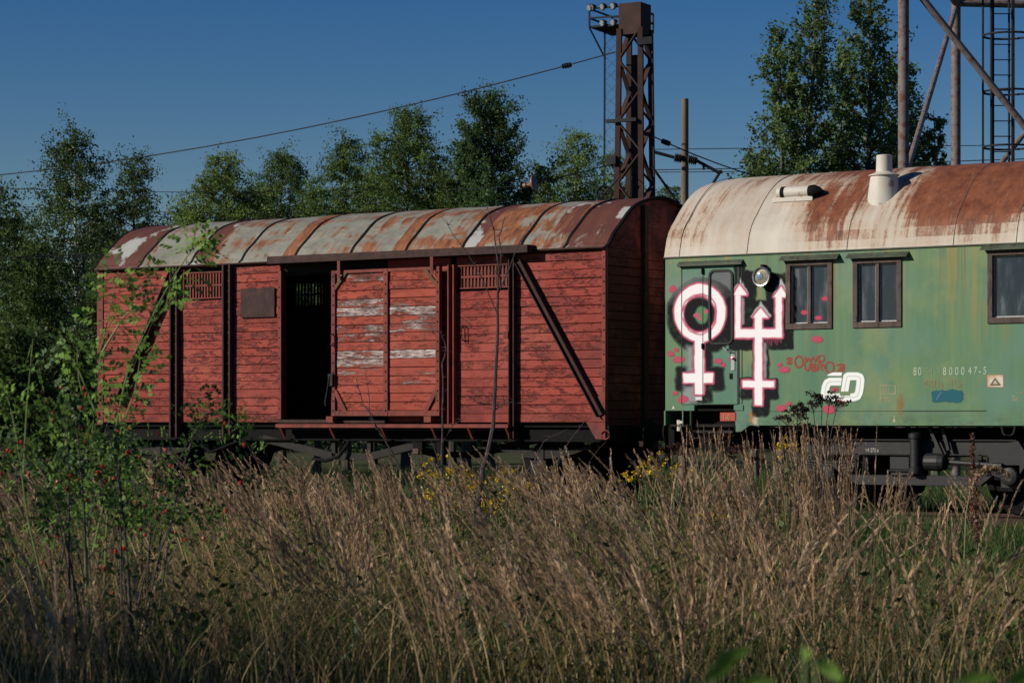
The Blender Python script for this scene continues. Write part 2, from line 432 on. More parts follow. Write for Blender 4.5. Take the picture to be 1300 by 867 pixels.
vent(vent1, .0); vent(vent2, .0, nbar=15); vent(fv, fy-.04, nbar=9, mat='inside')
mb = wmb(); mb.box(vent2[0], vent2[1], .058, .07, vent2[2], vent2[3]); wbuild(mb, 'vent_shutter', M['brownsteel'])
# steel posts (channels) and diagonal braces, proud of the boarding
def post(u0, u1, mat='brownsteel', z0=1.17, z1=3.77, d=.085):
    mb = wmb(); a, b = U(u0), U(u1); w = b-a
    mb.box(a, a+w*.22, -d, .04, z0, z1); mb.box(b-w*.22, b, -d, .04, z0, z1); mb.box(a+w*.22, b-w*.22, -.02, .04, z0, z1)
    for k in range(16):
        zz = z0+.18+k*.155
        mb.lathe((a+w*.5, -.02, zz), (0, -1, 0), [(0, .018), (.014, .014), (.018, .006)], 8)
    o = wbuild(mb, 'steel_post', M[mat], bevel=.004)
    return o
post(219, 229); post(286, 296.5); post(649, 656.5, 'brownsteel'); post(572, 580.5, 'redsteel', 1.36, 3.62)
def brace(p0, p1, mat='brownsteel'):
    mb = wmb(); a = Vector((U(p0[0]), -.035, V(*p0))); b = Vector((U(p1[0]), -.035, V(*p1)))
    mb.bar(a, b, .10, .03, (0, 1, 0)); d = (b-a).normalized(); n = d.cross(Vector((0, 1, 0)))
    for s in (-1, 1): mb.bar(a+n*s*.045+Vector((0, -.03, 0)), b+n*s*.045+Vector((0, -.03, 0)), .014, .075, (0, 1, 0))
    return wbuild(mb, 'diagonal_brace', M[mat], bevel=.003)
brace((222, 347), (153, 512)); brace((661, 332), (765, 527))
# corner posts
for nm, a, b in (('corner_post', XL, U(131.5)), ('corner_post', U(764.5), XR)):
    mb = wmb(); mb.box(a, b, -.014, .06, 1.36, 3.79)
    for k in range(14): mb.lathe(((a+b)/2, -.014, 1.5+k*.165), (0, -1, 0), [(0, .015), (.012, .011), (.015, .004)], 8)
    wbuild(mb, nm, M['redsteel'], bevel=.004)
mb = wmb(); mb.prism([(U(745), 1.40), (XR, 1.40), (XR, 1.17), (U(757), 1.17)], lambda a, b, t: (a, t, b), -.02, .02); wbuild(mb, 'corner_gusset', M['redsteel'], bevel=.003)
mb = wmb(); mb.prism([(U(752), 1.62), (XR, 1.9), (XR, 1.404), (U(752), 1.404)], lambda a, b, t: (a, t, b), -.022, -.006); wbuild(mb, 'corner_gusset', M['redsteel'], bevel=.003)
# end wall (right): planks, posts, arched head
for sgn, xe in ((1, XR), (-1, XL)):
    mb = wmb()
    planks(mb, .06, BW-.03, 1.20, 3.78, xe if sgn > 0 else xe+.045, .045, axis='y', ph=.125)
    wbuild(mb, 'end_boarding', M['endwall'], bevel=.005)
    mb = wmb()
    poly = [(y, z-.015) for y, z in BOXPROF if .02 < y < BW-.02]
    poly = [(.02, 3.775)] + poly + [(BW-.02, 3.775)]
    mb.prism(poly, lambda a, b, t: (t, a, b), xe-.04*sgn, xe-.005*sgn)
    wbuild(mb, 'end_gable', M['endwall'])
    for yy in (.97, 1.95):
        mb = wmb(); mb.box(min(xe, xe+.07*sgn), max(xe, xe+.07*sgn), yy-.05, yy+.05, 1.15, boxf(yy)-.05); wbuild(mb, 'end_post', M['brownsteel'], bevel=.004)
    mb = wmb(); mb.box(min(xe, xe+.05*sgn)-.002, max(xe, xe+.05*sgn), .0, BW, 1.14, 1.36); wbuild(mb, 'headstock', M['darksteel'])
    for yy in (.59, 2.33):
        mb = wmb(); mb.lathe((xe+.05*sgn, yy, 1.25), (sgn, 0, 0), [(0, .11), (.06, .11), (.061, .075), (.27, .075), (.271, .19), (.30, .19), (.315, .12)], 20)
        wbuild(mb, 'buffer', M['darksteel'], smooth=True)
    mb = wmb(); mb.tube([(xe+.05*sgn, 1.46, 1.22), (xe+.22*sgn, 1.46, 1.22), (xe+.24*sgn, 1.46, .95)], .035, 8); wbuild(mb, 'coupling_hook', M['darksteel'])
# roof
seams = [U(q) for q in (179, 243, 307, 374, 444, 514, 586, 661, 719)]
mb = wmb()
x0r, x1r = XL-.05, XR+.06
edges = sorted([x0r] + seams + [x1r])
for k in range(len(edges)-1):
    a, b = edges[k], edges[k+1]; nx = 12
    dark = 1.0 if k in (0, len(edges)-2) else 0.0
    rst = [0, .0, .28, .12, .1, .12, .35, .6, .25, .3][k]
    for i in range(nx):
        xa, xb = a+(b-a)*i/nx, a+(b-a)*(i+1)/nx
        r2 = rst
        if k == 2 and i < 4: r2, dk = 1.2, .85
        elif k in (3, 5) and i >= 9: r2, dk = 1.0, .2
        elif k == 7 and i < 3: r2, dk = 1.0, .85
        elif k == 8 and i >= 6: r2, dk = 1.1, .55
        else: dk = dark
        for j in range(len(BOXPROF)-1):
            (ya, za), (yb, zb) = BOXPROF[j], BOXPROF[j+1]
            oy = -.05 if j == 0 else 0; oz = -.02 if j == 0 else 0
            oy2 = .05 if j == len(BOXPROF)-2 else 0; oz2 = -.02 if j == len(BOXPROF)-2 else 0
            def sag(xx, yy): return .012*mnoise.noise(Vector((xx*1.1, yy*1.2, 3)))
            mb.add([(xa, ya+oy, za+oz+sag(xa, ya)), (xb, ya+oy, za+oz+sag(xb, ya)), (xb, yb+oy2, zb+oz2+sag(xb, yb)), (xa, yb+oy2, zb+oz2+sag(xa, yb))], [(0, 1, 2, 3)], (.5, r2*.8, dk, 1))
roof = wbuild(mb, 'roof', M['boxroof'], smooth=True, sharp=50, weld=True)
mod = roof.modifiers.new('thick', 'SOLIDIFY'); mod.thickness = .025; mod.offset = 1
for q in seams + [x1r-.02, x0r+.02]:
    mb = wmb(); n = len(BOXPROF)
    pts = [(q, y + (-.055 if j == 0 else .055 if j == n-1 else 0), z+.018-(.03 if j in (0, n-1) else 0)) for j, (y, z) in enumerate(BOXPROF)]
    for j in range(n-1): mb.bar(pts[j], pts[j+1], .045, .036, (1, 0, 0) if False else (0, 0, 1), (.4, .6, .85, 1))
    wbuild(mb, 'roof_rib', M['darksteel'], roof)
mb = wmb(); mb.box(XL, XR, -.075, -.012, 3.765, 3.785); wbuild(mb, 'roof_gutter', M['brownsteel'])
# plate, door rail, sill, threshold
mb = wmb(); mb.box(U(307), U(350), -.03, -.006, V(328, 403), V(328, 366)); wbuild(mb, 'label_plate', M['brownsteel'], bevel=.004)
mb = wmb(); za = V(515, 324.5); mb.box(U(350), U(680), -.21, -.17, za-.05, za+.06); mb.box(U(350), U(680), -.17, .0, za+.04, za+.06)
for q in (352, 400, 450, 500, 550, 600, 650, 677): mb.box(U(q), U(q)+.05, -.166, -.004, za-.03, za+.036)
wbuild(mb, 'door_rail', M['brownsteel'], bevel=.004)
mb = wmb(); zb = ZF-.005
mb.box(U(358), U(653), -.16, -.03, zb-.075, zb-.02)
for q in (362, 425, 490, 554, 600, 648): mb.prism([(-.15, zb-.08), (-.03, zb-.08), (-.03, zb-.24)], lambda a, b, t: (t, a, b), U(q), U(q)+.04)
wbuild(mb, 'door_sill_rail', M['redsteel'], bevel=.004)
mb = wmb(); mb.box(DX0-.06, DX1, -.05, .1, ZF-.012, ZF+.04); wbuild(mb, 'threshold', M['brownsteel'], bevel=.004)
for q0, q1 in ((356, 359.5),):
    mb = wmb(); mb.box(U(q0)-.01, U(q1), -.05, .08, ZF+.045, V(358, 343)); 
    for k in range(13): mb.lathe((U(q0)+.01, -.05, 1.6+k*.15), (0, -1, 0), [(0, .014), (.012, .01)], 7)
    wbuild(mb, 'door_jamb', M['redsteel'], bevel=.004)
# sliding door
dx0, dx1 = U(420.5, -.16), U(558, -.16); dz0, dz1 = ZF+.09, V(490, 341, -.16)
door = None
WH = {6: .0}
def dwhite(i, n):
    f = (i+.5)/n
    return .62 if .66 < f < .735 else .50 if .735 < f < .8 else .40 if .53 < f < .60 else .56 if .40 < f < .46 else .5 if .33 < f < .40 else .36 if .27 < f < .33 else .42 if f > .93 else .04
def dwhite2(i, n):
    f = (i+.5)/n
    return .60 if .66 < f < .735 else .34 if .735 < f < .8 else .40 if .59 < f < .66 else .62 if .40 < f < .46 else .3 if .20 < f < .33 else .04
mb = wmb(); mid = U(489.5, -.16)
planks(mb, dx0+.07, mid-.04, dz0+.08, dz1-.05, -.135, .04, white=dwhite, tintlo=.3)
planks(mb, mid+.04, dx1-.07, dz0+.08, dz1-.05, -.135, .04, white=dwhite2, tintlo=.3)
door = wbuild(mb, 'sliding_door', M['doorplanks'], bevel=.006)
mb = wmb()
for a, b in ((dx0, dx0+.07), (mid-.04, mid+.04), (dx1-.07, dx1)):
    mb.box(a, b, -.165, -.09, dz0, dz1)
    for k in range(15): mb.lathe(((a+b)/2, -.165, dz0+.08+k*(dz1-dz0-.16)/14), (0, -1, 0), [(0, .015), (.013, .011), (.017, .004)], 8)
mb.box(dx0+.07, mid-.04, -.16, -.092, dz0, dz0+.076); mb.box(mid+.04, dx1-.07, -.16, -.092, dz0, dz0+.076)
mb.box(dx0+.07, mid-.04, -.16, -.092, dz1-.046, dz1); mb.box(mid+.04, dx1-.07, -.16, -.092, dz1-.046, dz1)
for (a, b, sg) in ((dx0+.06, dz0+.07, 1), (dx1-.06, dz0+.07, -1)):
    mb.bar((a, -.152, b+.30), (a+sg*.2, -.152, b-.02), .07, .022, (0, 1, 0))
wbuild(mb, 'door_frame', M['redsteel'], door, bevel=.004)
M['strap'] = simple('ochre_strap', (.16, .085, .04), .4, 12, .8)
for (a, sg) in ((dx0+.06, 1), (dx1-.06, -1)):
    mb = wmb(); mb.bar((a, -.152, dz1-.26), (a+sg*.2, -.152, dz1-.03), .05, .02, (0, 1, 0)); wbuild(mb, 'corner_strap', M['strap'], door)
mb = wmb()
for z0 in (V(425, 425), ): mb.tube([(dx0+.03, -.17, z0), (dx0+.03, -.21, z0), (dx0+.03, -.21, z0-.16), (dx0+.03, -.17, z0-.16)], .011, 6); wbuild(mb, 'door_handle', M['greysteel'], door); mb = wmb()
mb.box(dx0-.03, dx0+.05, -.2, -.166, V(420, 490), V(420, 475)); mb.tube([(dx0-.0, -.2, V(420, 478)), (dx0-.07, -.22, V(416, 513))], .012, 6)
mb.tube([(dx0-.07, -.22, V(416, 513)), (dx0-.05, -.22, V(418, 515))], .012, 6)
wbuild(mb, 'door_latch', M['greysteel'], door)
for q in (430, 548):
    xx = U(q, -.2); mb = wmb(); mb.bar((xx, -.2, dz1-.12), (xx, -.2, za-.02), .05, .012, (0, 1, 0)); wbuild(mb, 'door_hanger', M['redsteel'], door)
for q in (428, 552): mb = wmb(); mb.box(U(q)-.06, U(q)+.06, -.185, -.1, dz0-.09, dz0-.004); wbuild(mb, 'door_roller', M['redsteel'], door)
# small fittings
mb = wmb(); mb.tube([(U(588), -.005, V(588, 415)), (U(588), -.04, V(588, 415)), (U(588), -.04, V(588, 432)), (U(588), -.005, V(588, 432))], .01, 6)
mb.tube([(U(592), -.005, V(592, 415)), (U(592), -.04, V(592, 415)), (U(592), -.04, V(592, 432)), (U(592), -.005, V(592, 432))], .01, 6); wbuild(mb, 'grab_handle', M['redsteel'])
mb = wmb(); mb.box(U(645), U(651), -.12, -.005, V(648, 429), V(648, 421)); wbuild(mb, 'door_stop', M['redsteel'], bevel=.004)
# underframe
mb = wmb(); mb.box(XL+.03, XR-.03, .10, .17, 1.13, 1.355); mb.box(XL+.03, XR-.03, .04, .10, 1.13, 1.155); mb.box(XL+.03, XR-.03, .04, .10, 1.33, 1.355)
mb.box(XL+.03, XR-.03, BW-.17, BW-.1, 1.13, 1.355); wbuild(mb, 'solebar', M['darksteel'], bevel=.004)
mb = wmb()
a1, a2 = U(335, .13), U(425, .13); b1, b2 = U(470, .13), U(560, .13)
for y in (.13, BW-.13):
    mb = wmb(); mb.bar((a1, y, 1.16), (a2, y, .90), .07, .11); mb.bar((a2, y, .90), (b1, y, .90), .07, .09); mb.bar((b1, y, .90), (b2, y, 1.16), .07, .11)
    mb.bar((a2, y, .9), (a2, y, 1.14), .07, .07, (1, 0, 0)); mb.bar((b1, y, .9), (b1, y, 1.14), .07, .07, (1, 0, 0))
    wbuild(mb, 'truss_beam', M['greysteel'], bevel=.004)
mb = wmb(); mb.tube([(U(440), .05, 1.1), (U(430), .0, .9), (U(415), -.02, .84), (U(398), .0, .86)], .028, 8); mb.tube([(U(240), .2, 1.1), (U(265), .05, .95), (U(300), .05, 1.12)], .02, 8); wbuild(mb, 'brake_linkage', M['darksteel'], smooth=True)
mb = wmb(); mb.box(U(553), U(562), .02, .1, .80, 1.12); wbuild(mb, 'step_bracket', M['darksteel'], bevel=.003); mb = wmb(); mb.box(U(525), U(537), -.02, .06, .94, 1.12); wbuild(mb, 'step_bracket', M['darksteel'], bevel=.003)
mb = wmb(); mb.box(U(526), U(533), -.045, -.022, V(530, 576), V(530, 569)); wbuild(mb, 'signal_plate', M['winframe'])
for q in (205, 690):
    ax = U(q, .3)
    for y in (.66, 2.26):
        sg = -1 if y < 1.4 else 1
        mb = wmb(); mb.lathe((ax, y, .73), (0, sg, 0), [(-.09, .52), (-.06, .52), (-.055, .485), (.05, .48), (.055, .40), (.03, .38), (.03, .16), (.10, .14), (.14, .12)], 36); wbuild(mb, 'wheel', M['darksteel'], smooth=True)
    mb = wmb(); mb.tube([(ax, .56, .73), (ax, 2.36, .73)], .075, 14); wbuild(mb, 'axle', M['darksteel'], smooth=True)
    for y, o in ((.28, -1), (BW-.28, 1)):
        mb = wmb(); mb.box(ax-.13, ax+.13, y-.12, y+.12, .60, .87); mb.lathe((ax, y+.12*o, .73), (0, o, 0), [(0, .11), (.05, .10), (.06, .05)], 16); wbuild(mb, 'axle_box', M['greysteel'], bevel=.01)
        mb = wmb()
        for k in range(7):
            L = .82-.1*k; pts = [(ax+L*t, y, .90+.034*(k)*1.0*.6+ .17*(t*L/.82)**2) for t in (-1, -.66, -.33, 0, .33, .66, 1)]
            for i in range(6): mb.bar(pts[i], pts[i+1], .09, .018)
        mb.box(ax-.05, ax+.05, y-.06, y+.06, .87, 1.06); wbuild(mb, 'leaf_spring', M['greysteel'])
        for sg in (-1, 1):
            mb = wmb(); mb.bar((ax+sg*.82, y, 1.06), (ax+sg*.92, y, 1.14), .05, .03); mb.box(ax+sg*.92-.05, ax+sg*.92+.05, y-.05, y+.05, 1.05, 1.2)
            mb.prism([(ax+sg*.14, .62), (ax+sg*.20, .62), (ax+sg*.42, 1.14), (ax+sg*.24, 1.14)], lambda a, b, t: (a, t, b), y+.0-.01*o, y+.02*o)
            wbuild(mb, 'axle_guard', M['darksteel'], bevel=.003)
mb = wmb(); pts = [(U(770)+.07*math.sin(t), -.03, V(770, 552)+.06*math.cos(t)) for t in np.linspace(0, 2*PI, 13)]; mb.tube(pts, .012, 6); wbuild(mb, 'tow_ring', M['redsteel'])

# ================================================================== green coach
GX0, GX1 = 0.91, 19.0
GZ0, GZ1, GH = 1.36, 3.60, 1.165
CW = 2.90
CP = [(0, 0), (.065, .235), (.30, .53), (.59, .79), (.88, .968), (1.19, 1.07), (1.45, 1.11)]
CPROF, coachf = arc_profile(CP, CW, 30)
coach = empty('passenger_coach', (9.9, 1.45, .25), 0, 'green railway coach with rusty cream roof and pink and white graffiti by its door', 'railway coach')
CO = coach.location.copy()
def cbuild(mb, name, mat, parent=None, **k):
    mb.v = [tuple(Vector(p) - CO) for p in mb.v]
    return mb.build(name, mat, parent or coach, **k)
class Gm(MT): pass
# openings (photo readings on the side plane -> metres)
wins = [(U(998), U(1057), V(1028, 418), V(1028, 331), 2), (U(1083), U(1145), V(1114, 416), V(1114, 328), 2)]
w3x = U(1254); w3 = (w3x, w3x+1.28, V(1260, 411), V(1260, 318.5), 1)
wins.append(w3)
for k in range(1, 6): wins.append((w3x+2.1*k, w3x+2.1*k+1.28, w3[2], w3[3], 1))
dX0, dX1 = U(866), U(937); dZ0, dZ1 = V(900, 513), V(900, 338)
sX0, sX1 = U(876.5), U(933.5)                      # step well
seg = sorted(set([GX0, GX1, sX0, sX1, U(866), U(950)] + [q for w in wins for q in w[:2]]))
mb = MB()
zlv = sorted(set([GZ0, V(900, 521), GZ1, wins[0][2], wins[0][3], wins[1][2], wins[1][3], w3[2], w3[3], dZ0]))
for i in range(len(seg)-1):
    for j in range(len(zlv)-1):
        a, b, z0, z1 = seg[i], seg[i+1], zlv[j], zlv[j+1]; cx, cz = (a+b)/2, (z0+z1)/2
        if any(w[0] < cx < w[1] and w[2] < cz < w[3] for w in wins): continue
        if sX0 < cx < sX1 and cz < dZ0: continue
        if cx < U(866) and cz < V(850, 521): continue
        mb.add([(a, 0, z0), (b, 0, z0), (b, 0, z1), (a, 0, z1)], [(0, 1, 2, 3)])
mb.prism([(U(934), GZ0-.002), (U(951), GZ0-.002), (U(940), V(940, 548)), (U(934), V(934, 548))], lambda a, b, t: (a, t, b), 0.0, .03)
mb.box(GX0, GX0+.02, 0, CW, GZ0, GZ1)              # end wall
mb.add([(GX0, CW, GZ0), (GX1, CW, GZ0), (GX1, CW, GZ1), (GX0, CW, GZ1)], [(0, 1, 2, 3)])
mb.box(GX1-.02, GX1, 0, CW, GZ0, GZ1)
side = cbuild(mb, 'body', M['coachside'])
tcn = M['coachside'].node_tree.nodes
# material is written in world heights: shift the object coordinate up to it
for nd in [n for n in tcn if n.type == 'SEPXYZ']:
    src = nd.inputs[0].links[0].from_socket
    ad = tcn.new('ShaderNodeVectorMath'); ad.operation = 'ADD'; ad.inputs[1].default_value = tuple(CO)
    M['coachside'].node_tree.links.new(src, ad.inputs[0]); M['coachside'].node_tree.links.new(ad.outputs[0], nd.inputs[0])
tcn = M['planks'].node_tree
for key in ('planks', 'doorplanks', 'endwall'):
    tr = M[key].node_tree
    for nd in [n for n in tr.nodes if n.type == 'SEPXYZ']:
        src = nd.inputs[0].links[0].from_socket
        ad = tr.nodes.new('ShaderNodeVectorMath'); ad.operation = 'ADD'; ad.inputs[1].default_value = (0, 0, WO.z-1.38)
        tr.links.new(src, ad.inputs[0]); tr.links.new(ad.outputs[0], nd.inputs[0])
# inside: floor, dark compartment back wall
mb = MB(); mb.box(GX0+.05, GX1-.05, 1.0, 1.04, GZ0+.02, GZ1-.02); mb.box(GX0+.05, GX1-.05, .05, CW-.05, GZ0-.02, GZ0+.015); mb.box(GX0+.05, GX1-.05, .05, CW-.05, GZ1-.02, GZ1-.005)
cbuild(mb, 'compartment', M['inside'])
# lower seam + end panel line + gutter
mb = MB(); zs = V(1200, 521.5)
mb.box(U(1145), U(1252), -.006, -.0005, zs-.004, zs+.004); mb.box(U(955), U(1144), -.004, -.0005, zs-.002, zs+.002)
cbuild(mb, 'panel_seam', M['rubber'])
mb = MB(); mb.box(GX0, GX1, -.02, -.001, GZ1-.012, GZ1+.004); cbuild(mb, 'gutter', M['hood'])
# roof grid with painted rust level
mb = MB()
xs = list(np.arange(GX0, 7.2, .09)) + list(np.arange(7.3, GX1+.01, .5)); xs[-1] = GX1
def gauss(a, m, s): return math.exp(-((a-m)/s)**2)
def rustlev(x, h):                                  # h: 0 eaves .. 1 ridge
    u, _ = proj(x, .5, 4.1)
    r = .40
    r += .36*gauss(u, 1048, 28)*gauss(h, .48, .30) + .24*gauss(u, 1085, 22)*gauss(h, .62, .3)
    r += .2*gauss(h, 1.0, .22)*(1 if u > 990 else .25)
    r += .40*gauss(u, 1190, 45)*gauss(h, .48, .36) + .40*gauss(u, 1265, 50)*gauss(h, .5, .38) + .16*gauss(u, 1090, 30)*gauss(h, .12, .1)
    r += .26*max(0, min(1, (u-1150)/60))*max(0, min(1, (h-.2)/.4))
    r += .13*gauss(u, 925, 22)*gauss(h, .75, .3) + .12*gauss(u, 880, 20)*gauss(h, .4, .25) + .10*gauss(u, 1100, 60)*gauss(h, .15, .12) + .20*gauss(u, 848, 8)*gauss(h, .7, .3)
    r -= .18*gauss(u, 1000, 30)*gauss(h, .25, .3) + .16*gauss(u, 1150, 18)*gauss(h, .3, .35) + .1*gauss(h, 0, .13)
    r += .05*mnoise.noise(Vector((x*2.1, h*1.5, 5)))
    return max(0, min(1, r))
for i in range(len(xs)-1):
    for j in range(len(CPROF)-1):
        q = []
        for xx, (yy, hh) in ((xs[i], CPROF[j]), (xs[i+1], CPROF[j]), (xs[i+1], CPROF[j+1]), (xs[i], CPROF[j+1])):
            dome = min(1, max(0, (xx-GX0)/.6)); sc = 1.0+.045*math.sin(dome*PI/2)
            buck = .006*mnoise.noise(Vector((xx*2.2, yy*2.4, 1)))*(1 if hh > .3 else .3)
            q.append((xx, yy, GZ1+hh*sc+buck))
        mb.add(q, [(0, 1, 2, 3)], (rustlev((xs[i]+xs[i+1])/2, (CPROF[j][1]+CPROF[j+1][1])/2/1.11), 0, 0, 1))
poly = [(y, GZ1+h-.004) for y, h in CPROF]
mb.prism(poly, lambda a, b, t: (t, a, b), GX0+.004, GX0+.02, (.4, 0, 0, 1))
croof = cbuild(mb, 'roof', M['coachroof'], smooth=True, sharp=50, weld=True)
for q in (U(862), U(948), U(1075), U(1210), U(1290), U(1290)+1.6, U(1290)+3.4, U(1290)+5.2):
    mb = MB()
    for j in range(len(CPROF)-1):
        a, b = CPROF[j], CPROF[j+1]
        mb.bar((q, a[0], GZ1+a[1]*1.045+.003), (q, b[0], GZ1+b[1]*1.045+.002), .008, .006)
    cbuild(mb, 'roof_seam', M['winframe'], croof)
# roof vents
vx = U(1122.5, .55)
mb = MB(); mb.lathe((vx, .55, 3.85), (0, 0, 1), [(0, .27), (.2, .25), (.72, .175), (.725, .20), (.735, .20), (.765, .12), (.78, .105), (.99, .10), (.995, .085)], 28)
cbuild(mb, 'chimney_vent', M['cream'], smooth=True)
tv0, tv1 = U(988, .5), U(1046, .5); tz = GZ1+coachf(.5)*1.045+.07
mb = MB(); L = tv1-tv0; mb.lathe((tv0, .48, tz), (1, 0, 0), [(0, .03), (.01, .075), (L*.70, .08), (L*.705, .0795)], 18); mb.box(tv0-.05, tv0+L*.8, .43, .55, tz-.12, tz-.06)
tor = cbuild(mb, 'roof_ventilator', M['cream'], smooth=True)
mb = MB(); mb.lathe((tv0+L*.712, .48, tz), (1, 0, 0), [(0, .082), (L*.10, .088), (L*.2, .06), (L*.29, .012)], 18); mb.lathe((tv0+.07, .48, tz), (1, 0, 0), [(0, .083), (.05, .084)], 18)
cbuild(mb, 'ventilator_cone', M['darksteel'], tor, smooth=True)
# windows
for wi, (x0, x1, z0, z1, npn) in enumerate(wins):
    mb = MB(); fr = .068
    mb.box(x0, x1, -.02, .06, z0, z0+fr*1.1); mb.box(x0, x1, -.02, .06, z1-fr*.9, z1); mb.box(x0, x0+fr, -.02, .06, z0+fr*1.1, z1-fr*.9); mb.box(x1-fr, x1, -.02, .06, z0+fr*1.1, z1-fr*.9)
    if npn == 2: mb.box((x0+x1)/2-.025, (x0+x1)/2+.025, -.005, .06, z0+fr*1.1, z1-fr*.9)
    wf = cbuild(mb, 'window', M['winframe'], bevel=.005)
    cells = [(x0+fr, x1-fr)] if npn == 1 else [(x0+fr, (x0+x1)/2-.025), ((x0+x1)/2+.025, x1-fr)]
    for a, b in cells:
        mb = MB(); s = .016; za_, zb_ = z0+fr*1.1, z1-fr*.9
        mb.box(a, b, .028, .05, za_, za_+s); mb.box(a, b, .028, .05, zb_-s, zb_); mb.box(a, a+s, .028, .05, za_+s, zb_-s); mb.box(b-s, b, .028, .05, za_+s, zb_-s)
        cbuild(mb, 'sash', M['whitewood'], wf)
        mb = MB(); mb.box(a+s, b-s, .036, .042, za_+s, zb_-s); cbuild(mb, 'pane', M['pane'], wf)
    mb = MB(); mb.prism([(0, z1+.075), (-.085, z1+.012), (-.085, z1+.004), (0, z1+.055)], lambda a, b, t: (t, a-.001, b), x0-.07, x1+.10); cbuild(mb, 'window_hood', M['hood'], wf)
# door
mb = MB(); mb.box(dX0, dX1, -.0025, .03, dZ0, dZ1); cdoor = cbuild(mb, 'door', M['greendoor'])
mb = MB()
mb.box(dX0-.009, dX0, -.008, .01, dZ0, dZ1); mb.box(U(892.2), U(892.8), -.008, .0, dZ0, dZ1); mb.box(dX0, dX1, -.008, .0, dZ0-.008, dZ0)
mb.box(U(936), U(939), -.01, .0, V(937, 360), dZ1); mb.box(U(941.5), U(942.5), -.009, .0, V(937, 360), dZ1); mb.box(U(936), U(939), -.0036, .0, dZ0, V(937, 360)-.003); mb.box(U(941.5), U(942.5), -.0036, .0, dZ0, V(937, 360)-.003)
cbuild(mb, 'door_seal', M['rubber'], cdoor)
mb = MB(); zt = V(900, 338)+.004; mb.prism([(0, zt+.07), (-.06, zt+.03), (-.06, zt), (0, zt+.0)], lambda a, b, t: (t, a-.001, b), U(862), U(944)); cbuild(mb, 'door_hood', M['hood'], cdoor, bevel=.003)
wx0, wx1, wz0, wz1 = U(901.2), U(929.8), V(915, 436), V(915, 343.5)
def rrect(x0, x1, z0, z1, r, n=6):
    out = []
    for cx, cz, a0 in ((x1-r, z1-r, 0), (x0+r, z1-r, PI/2), (x0+r, z0+r, PI), (x1-r, z0+r, 1.5*PI)):
        for k in range(n+1): a = a0+PI/2*k/n; out.append((cx+r*math.cos(a), cz+r*math.sin(a)))
    return out
mb = MB(); rr = rrect(wx0, wx1, wz0, wz1, .07); k1 = len(rr)
for i in range(k1):
    a, b = rr[i], rr[(i+1) % k1]; mb.bar((a[0], -.009, a[1]), (b[0], -.009, b[1]), .03, .02, (0, 1, 0))
cbuild(mb, 'door_window', M['rubber'], cdoor)
mb = MB(); mb.prism(rrect(wx0, wx1, wz0, wz1, .07), lambda a, b, t: (a, t, b), -.0035, .0); cbuild(mb, 'door_pane', simple('door_glass', (.14, .15, .16), .3, 3, .2, spec=.5), cdoor)
mb = MB(); hz = V(928, 447); mb.box(U(928.5), U(933), -.012, -.003, V(930, 470), V(930, 446)); mb.tube([(U(931), -.03, hz), (U(925), -.05, V(925, 446)), (U(920.5), -.05, V(920, 441))], .012, 7); mb.lathe((U(931), -.012, V(931, 455)), (0, -1, 0), [(0, .02), (.03, .018), (.035, .006)], 10)
cbuild(mb, 'door_handle', M['chrome'], cdoor, smooth=True)
mb = MB()
for q, v0, v1 in ((892.5, 341, 348), (892.5, 436, 443)): mb.tube([(U(q), -.014, V(q, v0)), (U(q), -.014, V(q, v1))], .018, 8)
mb.box(U(926.5), U(930), -.012, -.003, V(928, 481), V(928, 474))
cbuild(mb, 'door_hinge', M['darksteel'], cdoor)
# step well
zb2 = V(900, 546)
mb = MB(); mb.box(sX0, sX1, .25, .28, zb2-.25, dZ0); mb.box(sX0-.002, sX0+.02, .005, .25, zb2, dZ0-.005); mb.box(sX1-.02, sX1-.0, .005, .25, zb2, dZ0-.005); mb.box(sX0+.02, sX1-.02, .002, .25, zb2-.03, zb2); mb.box(sX0+.02, sX1-.02, .03, .25, dZ0-.09, dZ0-.06)
cbuild(mb, 'step_well', M['darksteel'])
mb = MB(); mb.box(sX0+.1, sX1-.02, -.03, .002, zb2-.04, zb2-.005); cbuild(mb, 'footboard', M['greysteel'], bevel=.004)
mb = MB(); mb.box(U(867), sX0-.002, .0, .04, V(870, 540), V(870, 521)-.002); mb.box(U(866.5), U(882), -.012, .03, V(870, 521.5), V(870, 514)); cbuild(mb, 'step_bracket', M['greendoor'], bevel=.003); mb = MB(); mb.box(U(932), U(944), -.012, .03, V(938, 521), V(938, 514)); cbuild(mb, 'step_bracket', M['greendoor'], bevel=.003)
mb = MB(); pl = (U(914), U(936.5), V(925, 534.5), V(925, 523.5)); mb.box(pl[0], pl[1]-.02, .0, .012, pl[2], pl[3]); plate = cbuild(mb, 'number_plate', M['orange'], bevel=.003)
mb = MB(); mb.tube([(U(858.5), .08, V(858, 547)), (U(858.5), .08, V(858, 533))], .032, 8); mb.bar((U(858), .06, V(858, 537)), (U(866), .06, V(866, 535)), .03, .03); cbuild(mb, 'hose_pipe', M['cream'])
mb = MB(); mb.prism([(U(853), V(853, 519)), (U(857), V(857, 519)), (U(855.3), V(855, 514.5))], lambda a, b, t: (a, t, b), -.006, -.001); cbuild(mb, 'warning_mark', M['cream'])
mb = MB(); mb.lathe((GX0-.02, .60, 1.27), (-1, 0, 0), [(0, .12), (.08, .12), (.085, .08), (.22, .08), (.225, .19), (.25, .19), (.265, .1)], 20); mb.lathe((GX0-.02, 2.3, 1.27), (-1, 0, 0), [(0, .12), (.08, .12), (.085, .08), (.22, .08), (.225, .19), (.25, .19), (.265, .1)], 20); cbuild(mb, 'buffer', M['darksteel'], smooth=True)
